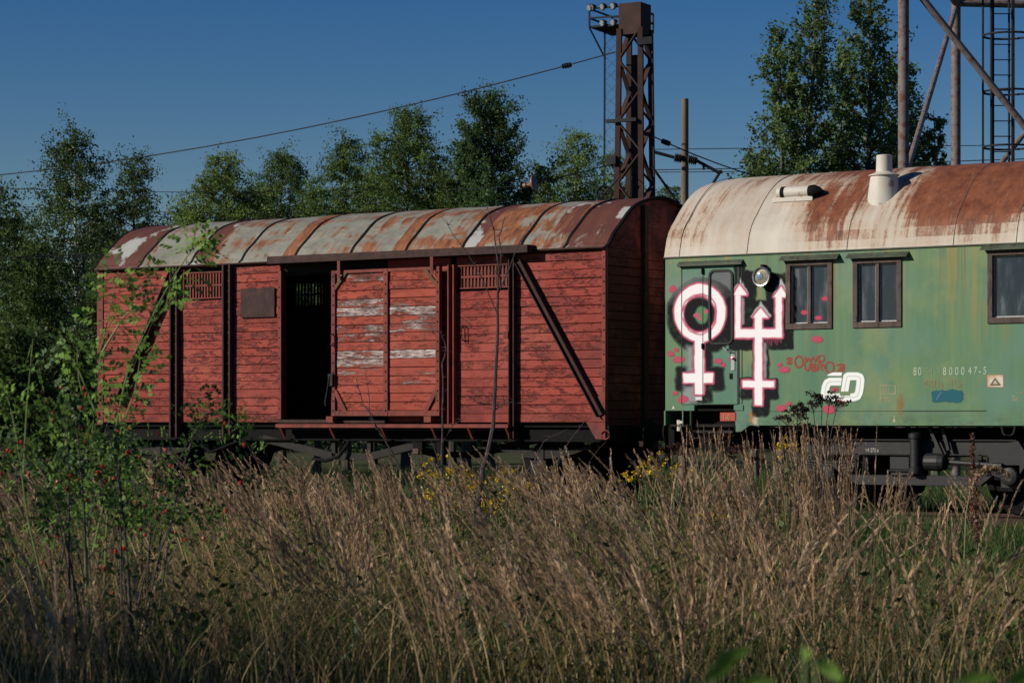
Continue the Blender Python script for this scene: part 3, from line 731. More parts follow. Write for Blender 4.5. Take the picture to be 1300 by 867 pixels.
mb = MB(); mb.box(GX0+.6, GX1-.6, .75, .85, 1.05, GZ0-.03); mb.box(GX0+.01, GX0+.1, .1, CW-.1, 1.05, GZ0-.01); mb.box(GX0+.4, GX1-.4, .86, 2.4, 1.2, GZ0-.03); cbuild(mb, 'underframe', M['darksteel'])
# headlamp
lx, lz = U(971.3), V(971, 352)
mb = MB(); mb.lathe((lx, -.002, lz), (0, -1, 0), [(0, .09), (.05, .115), (.10, .128), (.115, .130), (.122, .122), (.118, .108), (.09, .10)], 32); lamp = cbuild(mb, 'headlamp', M['chrome'], smooth=True)
mb = MB(); mb.lathe((lx, -.0935, lz), (0, -1, 0), [(0, .104), (.008, .10), (.012, .06)], 28); cbuild(mb, 'reflector', M['amber'], lamp, smooth=True)
mb = MB(); mb.lathe((lx-.025, -.1065, lz+.01), (0, -1, 0), [(0, .052), (.006, .048), (.012, .03), (.014, .005)], 24); cbuild(mb, 'lens', M['lens'], lamp, smooth=True)
mb = MB(); mb.box(lx-.02, lx+.02, -.09, -.003, lz+.125, lz+.16); cbuild(mb, 'lamp_bracket', M['darksteel'], lamp)

# --- painted marks on the side: a fine skin whose points carry paint colour and cover
def overlay(name, u0, v0, u1, v1, y, step, fn, parent=None):
    xa, xb = U(u0), U(u1); za_, zb_ = min(V(u0, v1), V(u1, v1)), max(V(u0, v0), V(u1, v0))
    nx, nz = int((xb-xa)/step)+1, int((zb_-za_)/step)+1
    gx, gz = np.meshgrid(np.linspace(xa, xb, nx), np.linspace(za_, zb_, nz))
    uu, vv = proj(gx, 0.0, gz)
    col = fn(uu, vv)
    vs = np.stack([gx-CO.x, np.full_like(gx, y-CO.y), gz-CO.z], -1).reshape(-1, 3)
    idx = np.arange(nx*nz).reshape(nz, nx)
    q = np.stack([idx[:-1, :-1], idx[:-1, 1:], idx[1:, 1:], idx[1:, :-1]], -1).reshape(-1, 4)
    al = col.reshape(-1, 4)[:, 3]
    q = q[al[q].max(1) > .02]
    used = np.unique(q); remap = np.zeros(len(vs), int); remap[used] = np.arange(len(used))
    return np_mesh(name, vs[used], remap[q], M['paint'], parent or coach, col.reshape(-1, 4)[used])
def sbox(u, v, x0, x1, y0, y1):
    dx = np.abs(u-(x0+x1)/2)-(x1-x0)/2; dy = np.abs(v-(y0+y1)/2)-(y1-y0)/2
    return np.hypot(np.maximum(dx, 0), np.maximum(dy, 0))+np.minimum(np.maximum(dx, dy), 0)
def sell(u, v, cx, cy, rx, ry):
    k = np.hypot((u-cx)/rx, (v-cy)/ry); return (k-1)*min(rx, ry)
def sseg(u, v, a, b):
    ax, ay = a; bx, by = b; dx, dy = bx-ax, by-ay; L = dx*dx+dy*dy+1e-9
    t = np.clip(((u-ax)*dx+(v-ay)*dy)/L, 0, 1); return np.hypot(u-ax-t*dx, v-ay-t*dy)
def spoly(u, v, P):
    d = np.full_like(u, 1e9); ins = np.zeros(u.shape, bool); n = len(P)
    for i in range(n):
        a, b = P[i], P[(i+1) % n]; d = np.minimum(d, sseg(u, v, a, b))
        cond = ((a[1] > v) != (b[1] > v)) & (u < (b[0]-a[0])*(v-a[1])/((b[1]-a[1]) or 1e-9)+a[0]); ins ^= cond
    return np.where(ins, -d, d)
def spath(u, v, P):
    d = np.full_like(u, 1e9)
    for i in range(len(P)-1): d = np.minimum(d, sseg(u, v, P[i], P[i+1]))
    return d
_ph = rng.uniform(0, 6.28, (24,)); _fr = rng.uniform(-1, 1, (12, 2))
def wob(u, v, f=.12, seed=0):
    o = np.zeros_like(u)
    for k in range(12):
        o += np.sin((u*_fr[k, 0]+v*_fr[k, 1])*f*(1+k*.6)+_ph[k]+seed)/(1+.45*k)
    return o*.45+.55*np.sin(u*.42+v*.13+seed)*np.sin(v*.37-u*.1+seed*2)
def soft(d, w): return np.clip(.5-d/w, 0, 1)
WHITE, PINK, BLACK, HAZE = np.array([.90, .86, .87]), np.array([.52, .10, .17]), np.array([.014, .015, .017]), np.array([.42, .45, .44])
def lay(col, rgb, a):
    a = a[..., None]; A = col[..., 3:4]; o = a+A*(1-a)
    col[..., :3] = np.where(o > 1e-4, (rgb*a+col[..., :3]*A*(1-a))/np.maximum(o, 1e-4), rgb); col[..., 3:4] = o
def symA(u, v):
    ring = np.maximum(sell(u, v, 889, 397, 32, 36), -sell(u, v, 888, 399, 21.5, 24.5))
    st = np.minimum(sbox(u, v, 882.8, 893, 428, 500), sbox(u, v, 868, 904.5, 474.5, 485.5))
    return ring, st
def fnA(u, v):
    col = np.zeros(u.shape+(4,)); w = wob(u, v)
    d0 = np.minimum(sell(u, v, 893, 401, 43, 45), sbox(u, v, 880, 901, 430, 508))
    d0 = np.minimum(d0, sbox(u, v, 861, 916, 469, 493)); 
    halo = soft(d0-3+w, 4.5)*np.clip(.93+.25*wob(u, v, .35, 2), .5, 1)
    lay(col, BLACK, halo)
    hz = soft(sell(u, v, 884, 368, 30, 14)+w*2, 18)*.55; lay(col, HAZE, hz*.7)
    lay(col, HAZE, soft(sbox(u, v, 873, 880, 440, 472)+w, 7)*.6); lay(col, HAZE, soft(sbox(u, v, 868, 884, 490, 510)+w*1.5, 6)*.6)
    ring, st = symA(u, v); d = np.minimum(ring, st)
    lay(col, PINK, soft(d-2.5+w*.5, 1.0)); lay(col, WHITE, soft(d-.4+w*.45, 1.0))
    lay(col, PINK, soft(np.abs(sell(u, v, 888.5, 398.5, 22, 25)+w*.8)-.9, 1.0)*.95)
    core = sell(u, v, 887.5, 398.5, 18, 20.5); lay(col, BLACK, soft(core+w*.6, 2))
    g = soft(sell(u, v, 891, 400, 8.3, 11.2)+w*.3, 2); lay(col, np.array([.11, .22, .12]), g)
    lay(col, PINK, np.maximum.reduce([soft(sell(u, v, 884.5, 400.5, 4.2, 3), 1), soft(sell(u, v, 896.5, 395.5, 3, 2.6), 1), soft(sell(u, v, 888.5, 405, 2.2, 1.8), 1)]))
    lay(col, WHITE, soft(sbox(u, v, 883, 891, 503.5, 508)+.3*w, 1.4)*.8)
    col[..., 3] *= np.where((u > 903) & (u < 928.5) & (v > 345.5) & (v < 356), .4, 1)
    return col
overlay('graffiti_symbol', 844, 340, 941, 520, -.0042, .010, fnA)['label'] = 'white ringed cross symbol with pink outline and black shadow'
def symB(u, v):
    d = np.minimum.reduce([sbox(u, v, 933.8, 940.2, 372, 428), sbox(u, v, 985, 992.6, 374, 428), sbox(u, v, 933.8, 992.6, 418, 428.3), sbox(u, v, 958.6, 967.4, 400, 514), sbox(u, v, 943.5, 983, 483.6, 491.2),
        spoly(u, v, [(931.5, 374.5), (939.2, 361.5), (948.5, 374.5)]), spoly(u, v, [(982.5, 377), (992, 364.5), (1000, 377)]), spoly(u, v, [(956.5, 403), (966, 391), (975, 403)])])
    return d
def fnB(u, v):
    col = np.zeros(u.shape+(4,)); w = wob(u, v, .14, 5)
    blk = np.minimum.reduce([sbox(u, v, 940, 956, 348, 425), sbox(u, v, 977, 1003, 352, 440), sbox(u, v, 930, 1003, 405, 440), sbox(u, v, 960, 972, 425, 524), sbox(u, v, 944, 984, 484, 502), sbox(u, v, 955, 980, 385, 420), sbox(u, v, 929, 938, 425, 436), sbox(u, v, 936, 941, 340, 365)])
    lay(col, BLACK, soft(blk-4.5+w, 3.2)*np.clip(.95+.25*wob(u, v, .3, 9), .6, 1))
    for p in ([(931, 373), (939, 352), (951, 373)], [(954, 402), (966, 383), (980, 402)], [(981, 377), (992, 355), (1002, 377)]):
        lay(col, HAZE*1.3, soft(spoly(u, v, p)-.5+w, 2)*.8)
    lay(col, HAZE, soft(sbox(u, v, 941, 945, 378, 412)+w, 3)*.7); lay(col, HAZE, soft(sbox(u, v, 970, 973, 435, 480)+w, 3)*.7)
    d = symB(u, v)
    drip = np.zeros_like(u)
    for k in range(9):
        xx = 972+k*2.4; drip = np.maximum(drip, soft(sbox(u, v, xx, xx+.8, 428, 433+(k*37 % 7)), 1)*.7)
    lay(col, PINK, np.maximum(soft(d-2.5+w*.5, 1.0), drip)); lay(col, WHITE, soft(d-.2+w*.35, 1.2))
    return col
overlay('graffiti_symbol', 925, 338, 1008, 532, -.0044, .010, fnB)['label'] = 'white trident cross symbol with pink outline and black shadow'
DOTS = [(854,367,4.2,4.2),(852,449,4.2,3.5),(859,444,3,2.3),(862,456.5,7,4),(857,499,4,2.5),(867,507,6.5,4.5),(912,458.5,5.5,3),(918.5,463,3,2.4),(930,454.5,4.5,4),(1037,431,6.2,4),(990,463,3,2.4),(996,469.3,5.6,3.6),(992,518,6.3,4.2),(1001,513,4,3),(1053,519.5,8.2,5.4),(1066.5,510,4,2.6),(1059,495,4.2,2.8)]
def fnD(u, v):
    col = np.zeros(u.shape+(4,)); w = wob(u, v, .3, 3)
    for a, b, rx, ry in DOTS: lay(col, np.array([.50, .085, .14]), soft(sell(u, v, a, b, rx, ry)+w*.7, 1.5)*.95)
    return col
ALLDOTS = DOTS
for dt in ALLDOTS:
    DOTS = [dt]; overlay('paint_spot', dt[0]-dt[2]-3, dt[1]-dt[3]-3, dt[0]+dt[2]+3, dt[1]+dt[3]+3, -.0052, .008, fnD)
def fnW(u, v):
    col = np.zeros(u.shape+(4,))
    for a, b, rx, ry in DOTS: lay(col, np.array([.55, .07, .13]), soft(sell(u, v, a, b, rx, ry), 1.2)*.95)
    return col
for dt in ((1046.5, 379, 5, 3), (1019.5, 396.5, 4.3, 3), (1037.5, 403.5, 4.4, 2.8)):
    DOTS = [dt]; overlay('paint_spot', dt[0]-7, dt[1]-5, min(1051.5, dt[0]+7), dt[1]+5, .034, .008, fnW)
def ell_path(cx, cy, rx, ry, n=14): return [(cx+rx*math.cos(2*PI*k/n), cy+ry*math.sin(2*PI*k/n)) for k in range(n+1)]
def L(*p): return [(980+a/9.63, 440+b/9.63) for a, b in p]
STR = [ell_path(1014.3, 459.2, 5.2, 7.2), ell_path(1053.2, 466.3, 5.3, 7), L((180,150),(215,135),(240,150),(195,180),(240,195),(220,215),(185,205)),
       L((405,125),(420,185),(445,140),(470,190),(495,135)), L((500,125),(530,185),(560,115)), ell_path(1042.8, 455, 3.6, 4.2), L((565,180),(590,195)),
       L((395,200),(410,270),(435,295),(460,265),(465,210)), L((490,290),(485,210),(525,215),(530,240),(490,250),(540,265),(530,295),(490,292)),
       L((560,290),(555,215),(600,210),(605,240),(560,250),(620,285)), L((625,215),(645,260)), L((795,225),(840,215),(880,225),(830,265),(880,250),(875,300),(800,295),(850,270))]
def fnR(u, v):
    col = np.zeros(u.shape+(4,)); w = wob(u, v, .4, 1)
    d = np.minimum.reduce([spath(u, v, p) for p in STR])
    lay(col, np.array([.40, .075, .06]), soft(d-.95+.25*w, 1.1)*.8); return col
overlay('graffiti_lettering', 996, 447, 1074, 476, -.0048, .008, fnR)
BAND = L((888,548),(905,440),(920,372),(938,362),(1040,362),(1075,375),(1085,405),(1080,470),(1066,560),(1045,605),(1000,620),(690,620),(655,605),(648,560),(660,490),(680,445),(712,428),(843,428))
def fnL(u, v):
    col = np.zeros(u.shape+(4,)); d = spath(u, v, BAND)
    a = soft(d-5.0, 1.0); cut = sbox(u, v, *[980+q/9.63 for q in (836, 960)], *[440+q/9.63 for q in (549, 600)])
    a *= 1-soft(cut-.0, .8); a *= np.where((v > 440+552/9.63) & (v < 440+566/9.63) & (u > 1050) & (u < 1083), 0, 1)
    gap = spath(u, v, L((872,330),(838,560))); a *= 1-soft(gap-.55, .8)
    lay(col, np.array([.86, .88, .86]), a)
    lay(col, np.array([.86, .88, .86]), soft(spoly(u, v, L((672,357),(720,315),(862,315),(850,357))), 1))
    lay(col, np.array([.13, .24, .14]), soft(d-.28, .6)*(a > .3)*.9)
    return col
overlay('railway_logo', 1040, 470, 1099, 512, -.0046, .006, fnL)
def fnBlue(u, v):
    col = np.zeros(u.shape+(4,)); w = wob(u, v, .5, 4)
    lay(col, np.array([.03, .13, .17]), soft(sbox(u, v, 1187, 1218, 500, 506)-4.5+w*1.2, 2)*.9)
    lay(col, np.array([.30, .40, .32]), soft(spath(u, v, [(1189, 507), (1193, 500), (1195, 498)])-.4, .9)*.5)
    return col
overlay('touch_up_patch', 1174, 492, 1232, 516, -.0042, .010, fnBlue)
def fnSt(u, v):
    col = np.zeros(u.shape+(4,)); w = wob(u, v, .5, 7)
    lay(col, np.array([.55, .33, .20]), soft(sbox(u, v, 1253.5, 1274, 476, 491.5), .8))
    lay(col, np.array([.66, .62, .53]), soft(sell(u, v, 1268, 486, 12, 8)+w*2, 5)*soft(sbox(u, v, 1254, 1273.5, 476.5, 491), .8)*.8)
    t = spoly(u, v, [(1256.5, 489.5), (1263.5, 479), (1271.5, 489.5)]); lay(col, np.array([.11, .11, .05]), soft(t, .8)); 
    lay(col, np.array([.62, .58, .48]), soft(spoly(u, v, [(1260.5, 487.2), (1263.5, 482.6), (1267, 487.2)]), .8))
    lay(col, np.array([.15, .14, .08]), soft(sbox(u, v, 1262, 1266, 485.3, 486.3), .8)*.7)
    return col
overlay('warning_sticker', 1251, 473, 1277, 494, -.0042, .007, fnSt)
def fnBox(u, v):
    col = np.zeros(u.shape+(4,)); w = wob(u, v, .6, 8)
    d = np.abs(sbox(u, v, 1118, 1137, 489.5, 500))-.5; lay(col, np.array([.55, .40, .26]), soft(d+.3*w, 1)*np.clip(.7+.5*w, .1, .9))
    lay(col, np.array([.40, .16, .05]), soft(sell(u, v, 1143, 512, 4, 10)+w, 5)*.45)
    lay(col, np.array([.50, .20, .05]), soft(sbox(u, v, 952, 956, 524, 536)+w, 2)*.8); lay(col, np.array([.60, .55, .42]), soft(sbox(u, v, 957, 962, 523, 539)+w*1.5, 3)*.75)
    lay(col, np.array([.62, .60, .40]), soft(spath(u, v, [(1135.5, 528), (1135.5, 536)])-.5, 1)*.6+soft(sell(u, v, 1135.5, 534, 2, 2), 1)*.4)
    return col
overlay('stencil_frame', 1112, 484, 1150, 542, -.0040, .010, fnBox); overlay('rust_stain', 948, 518, 970, 542, -.0040, .010, fnBox)
def text(name, body, u, v, hpx, mat, y=-.003, parent=None, sx=1.0, space=1.0, yy=0.0):
    cu = bpy.data.curves.new(name, 'FONT'); cu.body = body; cu.size = 1; cu.space_character = space
    tmp = bpy.data.objects.new(name, cu); COL.objects.link(tmp)
    dg = bpy.context.evaluated_depsgraph_get(); me = bpy.data.meshes.new_from_object(tmp.evaluated_get(dg))
    bpy.data.objects.remove(tmp); me.materials.clear(); me.materials.append(mat)
    x0 = U(u, yy); z0 = V(u, v, yy); h = hpx/F*XY(u, yy)[1]/.72
    co = np.zeros(len(me.vertices)*3); me.vertices.foreach_get('co', co); co = co.reshape(-1, 3)
    n = np.stack([x0+co[:, 0]*h*sx-CO.x, np.full(len(co), yy+y-CO.y), z0+co[:, 1]*h-CO.z], 1)
    me.vertices.foreach_set('co', n.astype(np.float32).ravel()); me.update()
    o = bpy.data.objects.new(name, me); COL.objects.link(o); o.parent = parent or coach; return o
text('number_lettering', '80', 1159.5, 476.5, 10.5, M['letterwhite'], sx=.70, space=1.25)
text('number_lettering', '54', 1175.5, 476.3, 10, M['letterfaint'], sx=.62, space=1.2)
text('number_lettering', '9', 1190.5, 476.2, 10, M['letterfaint'], sx=.62)
text('number_lettering', '8000', 1197, 476, 10.2, M['letterwhite'], sx=.72, space=1.62)
text('number_lettering', '47-5', 1229, 475.4, 10.2, M['letterwhite'], sx=.72, space=1.45)
text('class_lettering', 'CB11a   TCa', 1174, 492, 10, M['letterred'], sx=.66, space=1.05)
text('stencil_lettering', 'Brzda', 1117, 509, 6.5, M['letterpink'], sx=.7, space=1.2)
text('stencil_lettering', '24.1', 1121, 498, 5, M['letterpink'], sx=.8)
text('stencil_lettering', 'Ust.', 1291, 500, 4.5, M['letterpink'], sx=.8)
text('stencil_lettering', 'Zar.', 1285, 508, 6, M['letterpink'], sx=.8)
text('plate_lettering', '1-0', 917, 533, 7.5, M['letterpink'], y=-.004, parent=plate, sx=.8, yy=-.002)

# bogie
by = .34
def bogie(cx):
    bo = []
    mb = MB()
    x0, x1 = cx-1.62, cx+1.62
    prof = [(x0, 1.10), (x0+.55, 1.19), (x1-.55, 1.19), (x1, 1.10), (x1, .98), (x1-.45, .975), (x0+.45, .975), (x0, .98)]
    for yy in (by, CW-by): mb.prism(prof, lambda a, b, t: (a, t, b), yy-.04, yy+.04); mb.box(x0+.3, x1-.3, yy-.075, yy-.041, 1.165, 1.185); mb.box(x0+.3, x1-.3, yy-.075, yy-.041, .98, 1.0)
    mb.box(cx-.2, cx+.2, by+.05, CW-by-.05, .95, 1.15)
    fr = cbuild(mb, 'bogie_frame', M['bogie'], bevel=.006)
    mb = MB(); mb.lathe((cx, by-.16, .735), (0, 0, 1), [(0, .06), (.02, .085), (.09, .085), (.095, .07), (.46, .07), (.465, .09), (.52, .09), (.54, .05)], 18); cbuild(mb, 'damper', M['bogie'], fr, smooth=True)
    mb = MB(); mb.box(cx-.36, cx-.09, by-.15, by-.06, .80, .965); mb.box(cx-.40, cx-.05, by-.17, by-.045, .775, .80); mb.lathe((cx+.12, by-.14, .90), (1, 0, 0), [(0, .08), (.02, .11), (.2, .115), (.28, .10), (.30, .05)], 16); cbuild(mb, 'spring_box', M['bogie'], fr, bevel=.008)
    mb = MB(); mb.prism([(cx-1.02, .73), (cx+1.02, .73), (cx+.85, .60), (cx-.85, .60)], lambda a, b, t: (a, t, b), by-.12, by-.02); mb.box(cx-.35, cx+.1, by-.15, by-.121, .725, .765); cbuild(mb, 'equaliser_beam', M['bogie'], fr, bevel=.006)
    mb = MB(); mb.tube([(cx+.40, by-.12, .90), (cx+1.15, by-.12, .86)], .035, 10); mb.prism([(cx+.95, 1.10), (cx+1.35, 1.17), (cx+1.5, .95), (cx+1.35, .72), (cx+1.15, .72), (cx+.95, .9)], lambda a, b, t: (a, t, b), by-.10, by-.045); cbuild(mb, 'brake_rod', M['bogie'], fr, smooth=True)
    mb = MB()
    for q in (-.86, .83): mb.tube([(cx+q, by-.1, 1.0), (cx+q+.01, by-.1, .72)], .018, 8); mb.box(cx+q-.05, cx+q+.05, by-.13, by-.08, .93, .985); mb.tube([(cx+q+.12, by-.1, .97), (cx+q+.1, by-.1, .72)], .014, 8)
    mb.tube([(cx-.70, by-.1, .95), (cx-.70, by-.1, .74)], .035, 8)
    cbuild(mb, 'spring_hanger', M['greysteel'], fr)
    for sg in (-1, 1):
        ax = cx+sg*1.25
        for yy, o in ((by, -1), (CW-by, 1)):
            mb = MB()
            for k in range(5):
                Ln = .55-.07*k; pts = [(ax+Ln*t, yy+.0, .90-.045*k-.05*(1-t*t)+.04) for t in (-1, -.5, 0, .5, 1)]
                for i in range(4): mb.bar(pts[i], pts[i+1], .12, .024)
            cbuild(mb, 'leaf_spring', M['bogie'], fr)
            mb = MB(); mb.box(ax-.13, ax+.13, yy-.1, yy+.1, .58, .88); mb.lathe((ax, yy+.1*o, .73), (0, o, 0), [(0, .12), (.06, .115), (.075, .06)], 16); cbuild(mb, 'axle_box', M['bogie'], fr, bevel=.01)
            y2 = .66 if yy < 1 else CW-.66
            mb = MB(); mb.lathe((ax, y2, .73), (0, o, 0), [(-.09, .52), (-.06, .52), (-.055, .485), (.05, .48), (.055, .40), (.03, .38), (.03, .16), (.10, .14)], 36); cbuild(mb, 'wheel', M['darksteel'], fr, smooth=True)
    return fr
bx = U(1163, .2)
fr1 = bogie(bx); fr2 = bogie(GX1-3.0)
text('stencil_lettering', '24 273 o', 1101, 573.5, 5, M['bogietext'], y=-.045, parent=fr1, sx=.72, yy=by)
text('stencil_lettering', '(83V', 1288, 571.5, 6, M['bogietext'], y=-.045, parent=fr1, sx=.72, yy=by)
mb = MB(); xx = U(1279); mb.tube([(xx-.09, .03, GZ0-.005), (xx-.07, .03, GZ0-.09), (xx-.04, .03, GZ0-.12), (xx+.04, .03, GZ0-.12), (xx+.07, .03, GZ0-.09), (xx+.09, .03, GZ0-.005)], .014, 8); cbuild(mb, 'lifting_loop', M['greysteel'], smooth=True)
mb = MB(); mb.bar((U(1180, .2), .2, 1.34), (U(1196, .2), .2, 1.0), .06, .04); mb.bar((U(1196, .2), .22, 1.34), (U(1204, .2), .22, 1.05), .06, .04); cbuild(mb, 'suspension_link', M['bogie'])

# ================================================================== track
trk = empty('railway_track', (0, 1.45, 0), 0, 'railway track under the wagons sunk in grass', 'railway track')
for yy in (-.75, .75):
    mb = MB(); mb.box(-60, 60, yy-.035, yy+.035, .21, .25); mb.box(-60, 60, yy-.01, yy+.01, .11, .21); mb.box(-60, 60, yy-.07, yy+.07, .09, .11); mb.build('rail', M['mastrust'], trk)
mb = MB()
for k in range(100): mb.box(-32.5+.65*k, -32.26+.65*k, -1.3, 1.3, -.05, .086)
sl = mb.build('sleepers', M['poleWood'], trk); sl['kind'] = 'stuff'

# ================================================================== masts, poles, wires
def lattice(mb, x0, y0, x1, y1, z0, z1, wb, wt, leg, n, brc, alt=True):
    """four-legged lattice centred at (x0,y0), yaw aligned to the camera diagonal"""
    def cor(k, z):
        f = (z-z0)/(z1-z0); w = (wb+(wt-wb)*f)/2; sx, sy = ((-1, -1), (1, -1), (1, 1), (-1, 1))[k]
        a = Vector((sx*w, sy*w, z)); a.rotate(Matrix.Rotation(x1, 3, 'Z')); return a+Vector((x0, y0, 0))
    for k in range(4): mb.bar(cor(k, z0), cor(k, z1), leg, leg, (1, .3, 0))
    for i in range(n):
        za_, zb_ = z0+(z1-z0)*i/n, z0+(z1-z0)*(i+1)/n
        for k in range(4):
            k2 = (k+1) % 4
            if (i+k) % 2 == 0: mb.bar(cor(k, za_), cor(k2, zb_), brc, brc*.3, (0, 0, 1))
            else: mb.bar(cor(k2, za_), cor(k, zb_), brc, brc*.3, (0, 0, 1))
    return cor
MZ = 50.0
mp = AT(806, MZ)
mast = empty('lattice_mast', mp, 0, 'rusty brown four-legged lattice mast rising behind the boxcar roof', 'mast')
ry = math.radians(33.7-28)
mb = MB(); topz = HZ(6, MZ); cor = lattice(mb, 0, 0, ry, 0, 0, topz-.5, .64, .46, .10, 15, .085)
mb.build('mast_legs', M['mastrust'], mast)
mb = MB(); ca = Matrix.Rotation(ry, 3, 'Z')
def rp(x, y, z, m=ca): p = Vector((x, y, z)); p.rotate(m); return p
for (a, b) in (((-.24, -.24), (.24, -.24)), ((.24, -.24), (.24, .24)), ((.24, .24), (-.24, .24)), ((-.24, .24), (-.24, -.24))):
    mb.add([rp(*a, topz-.62), rp(*b, topz-.62), rp(*b, topz), rp(*a, topz)], [(0, 1, 2, 3)])
mb.add([rp(-.24, -.24, topz), rp(.24, -.24, topz), rp(.24, .24, topz), rp(-.24, .24, topz)], [(0, 1, 2, 3)]); mb.build('mast_head', M['mastrust'], mast)
for pa, pb, wa, wb in ((rp(-.45, -.34, HZ(155, MZ)), rp(.2, -.34, HZ(155, MZ)), .09, .07), (rp(.2, -.3, HZ(57, MZ)), rp(.50, -.25, HZ(56, MZ)), .12, .14), (rp(-.45, -.3, HZ(205, MZ)), rp(-.25, -.3, HZ(205, MZ)), .14, .18)):
    mb = MB(); mb.bar(pa, pb, wa, wb); mb.build('wire_bracket', M['mastdark'], mast)
mb = MB(); mb.bar(rp(-.02, .05, .2), rp(.0, .05, topz-1.0), .10, .12, (1, 0, 0)); mb.build('weight_column', M['mastdark'], mast)
# floodlight gantry
FZ = 82.0
fp = AT(776, FZ); fl = empty('floodlight_tower', fp, 0, 'thin dark lattice floodlight tower with railed platform of lamps behind the rusty mast', 'light tower')
mb = MB(); fz0 = HZ(40, FZ); lattice(mb, 0, 0, .5, 0, 0, fz0, .50, .42, .035, 34, .022); mb.build('tower_legs', M['mastdark'], fl)
m5 = Matrix.Rotation(math.radians(33.7-25), 3, 'Z'); mb = MB()
pw, pd = 1.25/2+.1, .95
def rq(x, y, z): return rp(x+.36, y, z, m5)
zt2 = HZ(16, FZ)
mb.box(0, 0, 0, 0, 0, 0) if False else None
mb.add([rq(-pw, -pd, fz0), rq(pw, -pd, fz0), rq(pw, pd, fz0), rq(-pw, pd, fz0)] + [rq(-pw, -pd, fz0+.06), rq(pw, -pd, fz0+.06), rq(pw, pd, fz0+.06), rq(-pw, pd, fz0+.06)], [(0, 3, 2, 1), (4, 5, 6, 7), (0, 1, 5, 4), (1, 2, 6, 5), (2, 3, 7, 6), (3, 0, 4, 7)])
mb.build('platform', M['mastdark'], fl)
mb = MB(); cs = [(-pw, -pd), (pw, -pd), (pw, pd), (-pw, pd)]
for i, (a, b) in enumerate(cs):
    mb.bar(rq(a, b, fz0), rq(a, b, zt2), .05, .05, (1, 0, 0)); a2, b2 = cs[(i+1) % 4]
    for zz in (zt2, (fz0+zt2)/2): mb.bar(rq(a, b, zz), rq(a2, b2, zz), .05, .05)
mb.bar(rq(-pw, -pd, fz0), rp(-.2, 0, fz0-.9, m5), .04, .04, (1, 0, 0)); mb.build('railing', M['mastdark'], fl)
for k, (a, zz) in enumerate([(-.62, .62), (-.25, .62), (.12, .62), (-.25, .12), (.12, .12), (-.70, .62)]):
    p = rq(a, -pd+.0, fz0+zz*1.05); mb = MB(); d = rp(-.5, -1, -.35, m5)
    mb.lathe(p, d, [(-.14, .05), (-.04, .10), (.04, .13), (.05, .10)], 10); fo = mb.build('floodlight', M['mastdark'], fl)
    mb = MB(); mb.lathe(p+d.normalized()*.05, d, [(0, .10), (.02, .09)], 10); mb.build('lamp_glass', M['lampglass'], fo)
# wooden pole
PZ = 52.0
pp = AT(867, PZ); pole = empty('wooden_pole', pp, 0, 'bare weathered wooden pole between the boxcar and the coach roofs', 'pole')
mb = MB(); mb.tube([(0, 0, 0), (.03, 0, 3), (.05, 0, HZ(126, PZ))], [.10, .092, .072], 12); mb.build('post', M['poleWood'], pole, smooth=True)
# catenary cantilever on the pole
cant = empty('cantilever_arm', AT(880, PZ-.3, HZ(202, PZ)), 0, 'dark catenary bracket arm with insulators crossing the wooden pole', 'bracket arm')
def Pz(u, v, Z=PZ-.3): return Vector(AT(u, Z, HZ(v, Z)))-Vector(cant.location)
mb = MB(); mb.tube([Pz(826, 192), Pz(856, 200)], .035, 8); mb.tube([Pz(884, 204), Pz(914, 220)], .035, 8); mb.tube([Pz(914, 219), Pz(905, 233)], .03, 8); mb.tube([Pz(910, 219), Pz(917, 218)], .04, 8); mb.build('arm_tube', M['mastdark'], cant)
for (a, b) in (((856, 200), (866, 202)), ((873, 202), (885, 205))):
    mb = MB(); p, q = Pz(*a), Pz(*b); d = q-p; mb.lathe(p, d, [(d.length*t, r) for t, r in ((0, .05), (.1, .11), (.2, .06), (.3, .11), (.4, .06), (.5, .11), (.6, .06), (.7, .11), (.8, .06), (.9, .1), (1, .05))], 10); mb.build('insulator', M['mastdark'], cant)
mb = MB(); mb.bar(Pz(866, 202), Pz(873, 202), .1, .12); mb.tube([Pz(893, 209), Pz(893.5, 216)], .025, 6); mb.build('clamp', M['mastrust'], cant)
# wires
def wire(pts, r, label, sag=.0, ins=None, grp='overhead wires'):
    P = [Vector(AT(u, Z, HZ(v, Z))) for u, v, Z in pts]; o0 = P[0].copy()
    w = empty('overhead_wire', o0, 0, label, 'wire', grp)
    full = []
    for i in range(len(P)-1):
        n = 12
        for k in range(n):
            t = k/n; q = P[i].lerp(P[i+1], t); q.z -= sag*4*t*(1-t); full.append(q-o0)
    full.append(P[-1]-o0); mb = MB(); mb.tube(full, r, 5); mb.build('cable', M['wire'], w)
    for f in ins or ():
        q = P[0].lerp(P[-1], f); q.z -= sag*4*f*(1-f); q -= o0; d = (P[-1]-P[0]).normalized(); mb = MB()
        mb.lathe(q-d*.12, d, [(0, .02), (.03, .055), (.06, .028), (.09, .06), (.12, .03), (.15, .06), (.18, .028), (.21, .055), (.24, .02)], 10); mb.build('insulator', M['wire'], w)
    return w
wire([(-40, 226, 62), (785, 65.5, 50)], .014, 'long dark wire rising across the sky to the rusty mast', .35, (.935,))
wire([(826, 172, 50), (960, 224, 52)], .014, 'dark wire with a small insulator running down right from the mast', .05, (.14,))
wire([(828, 212, 50), (860, 257, 50)], .026, 'short steep stay wire at the foot of the mast')
wire([(-20, 327.5, 48), (128, 323, 48)], .010, 'upper of two pale wires in front of the left birches')
wire([(-20, 331, 48), (128, 325.5, 48)], .010, 'lower of two pale wires in front of the left birches')
wire([(-20, 314, 58), (128, 308, 58)], .008, 'faint wire above the pair before the left birches')
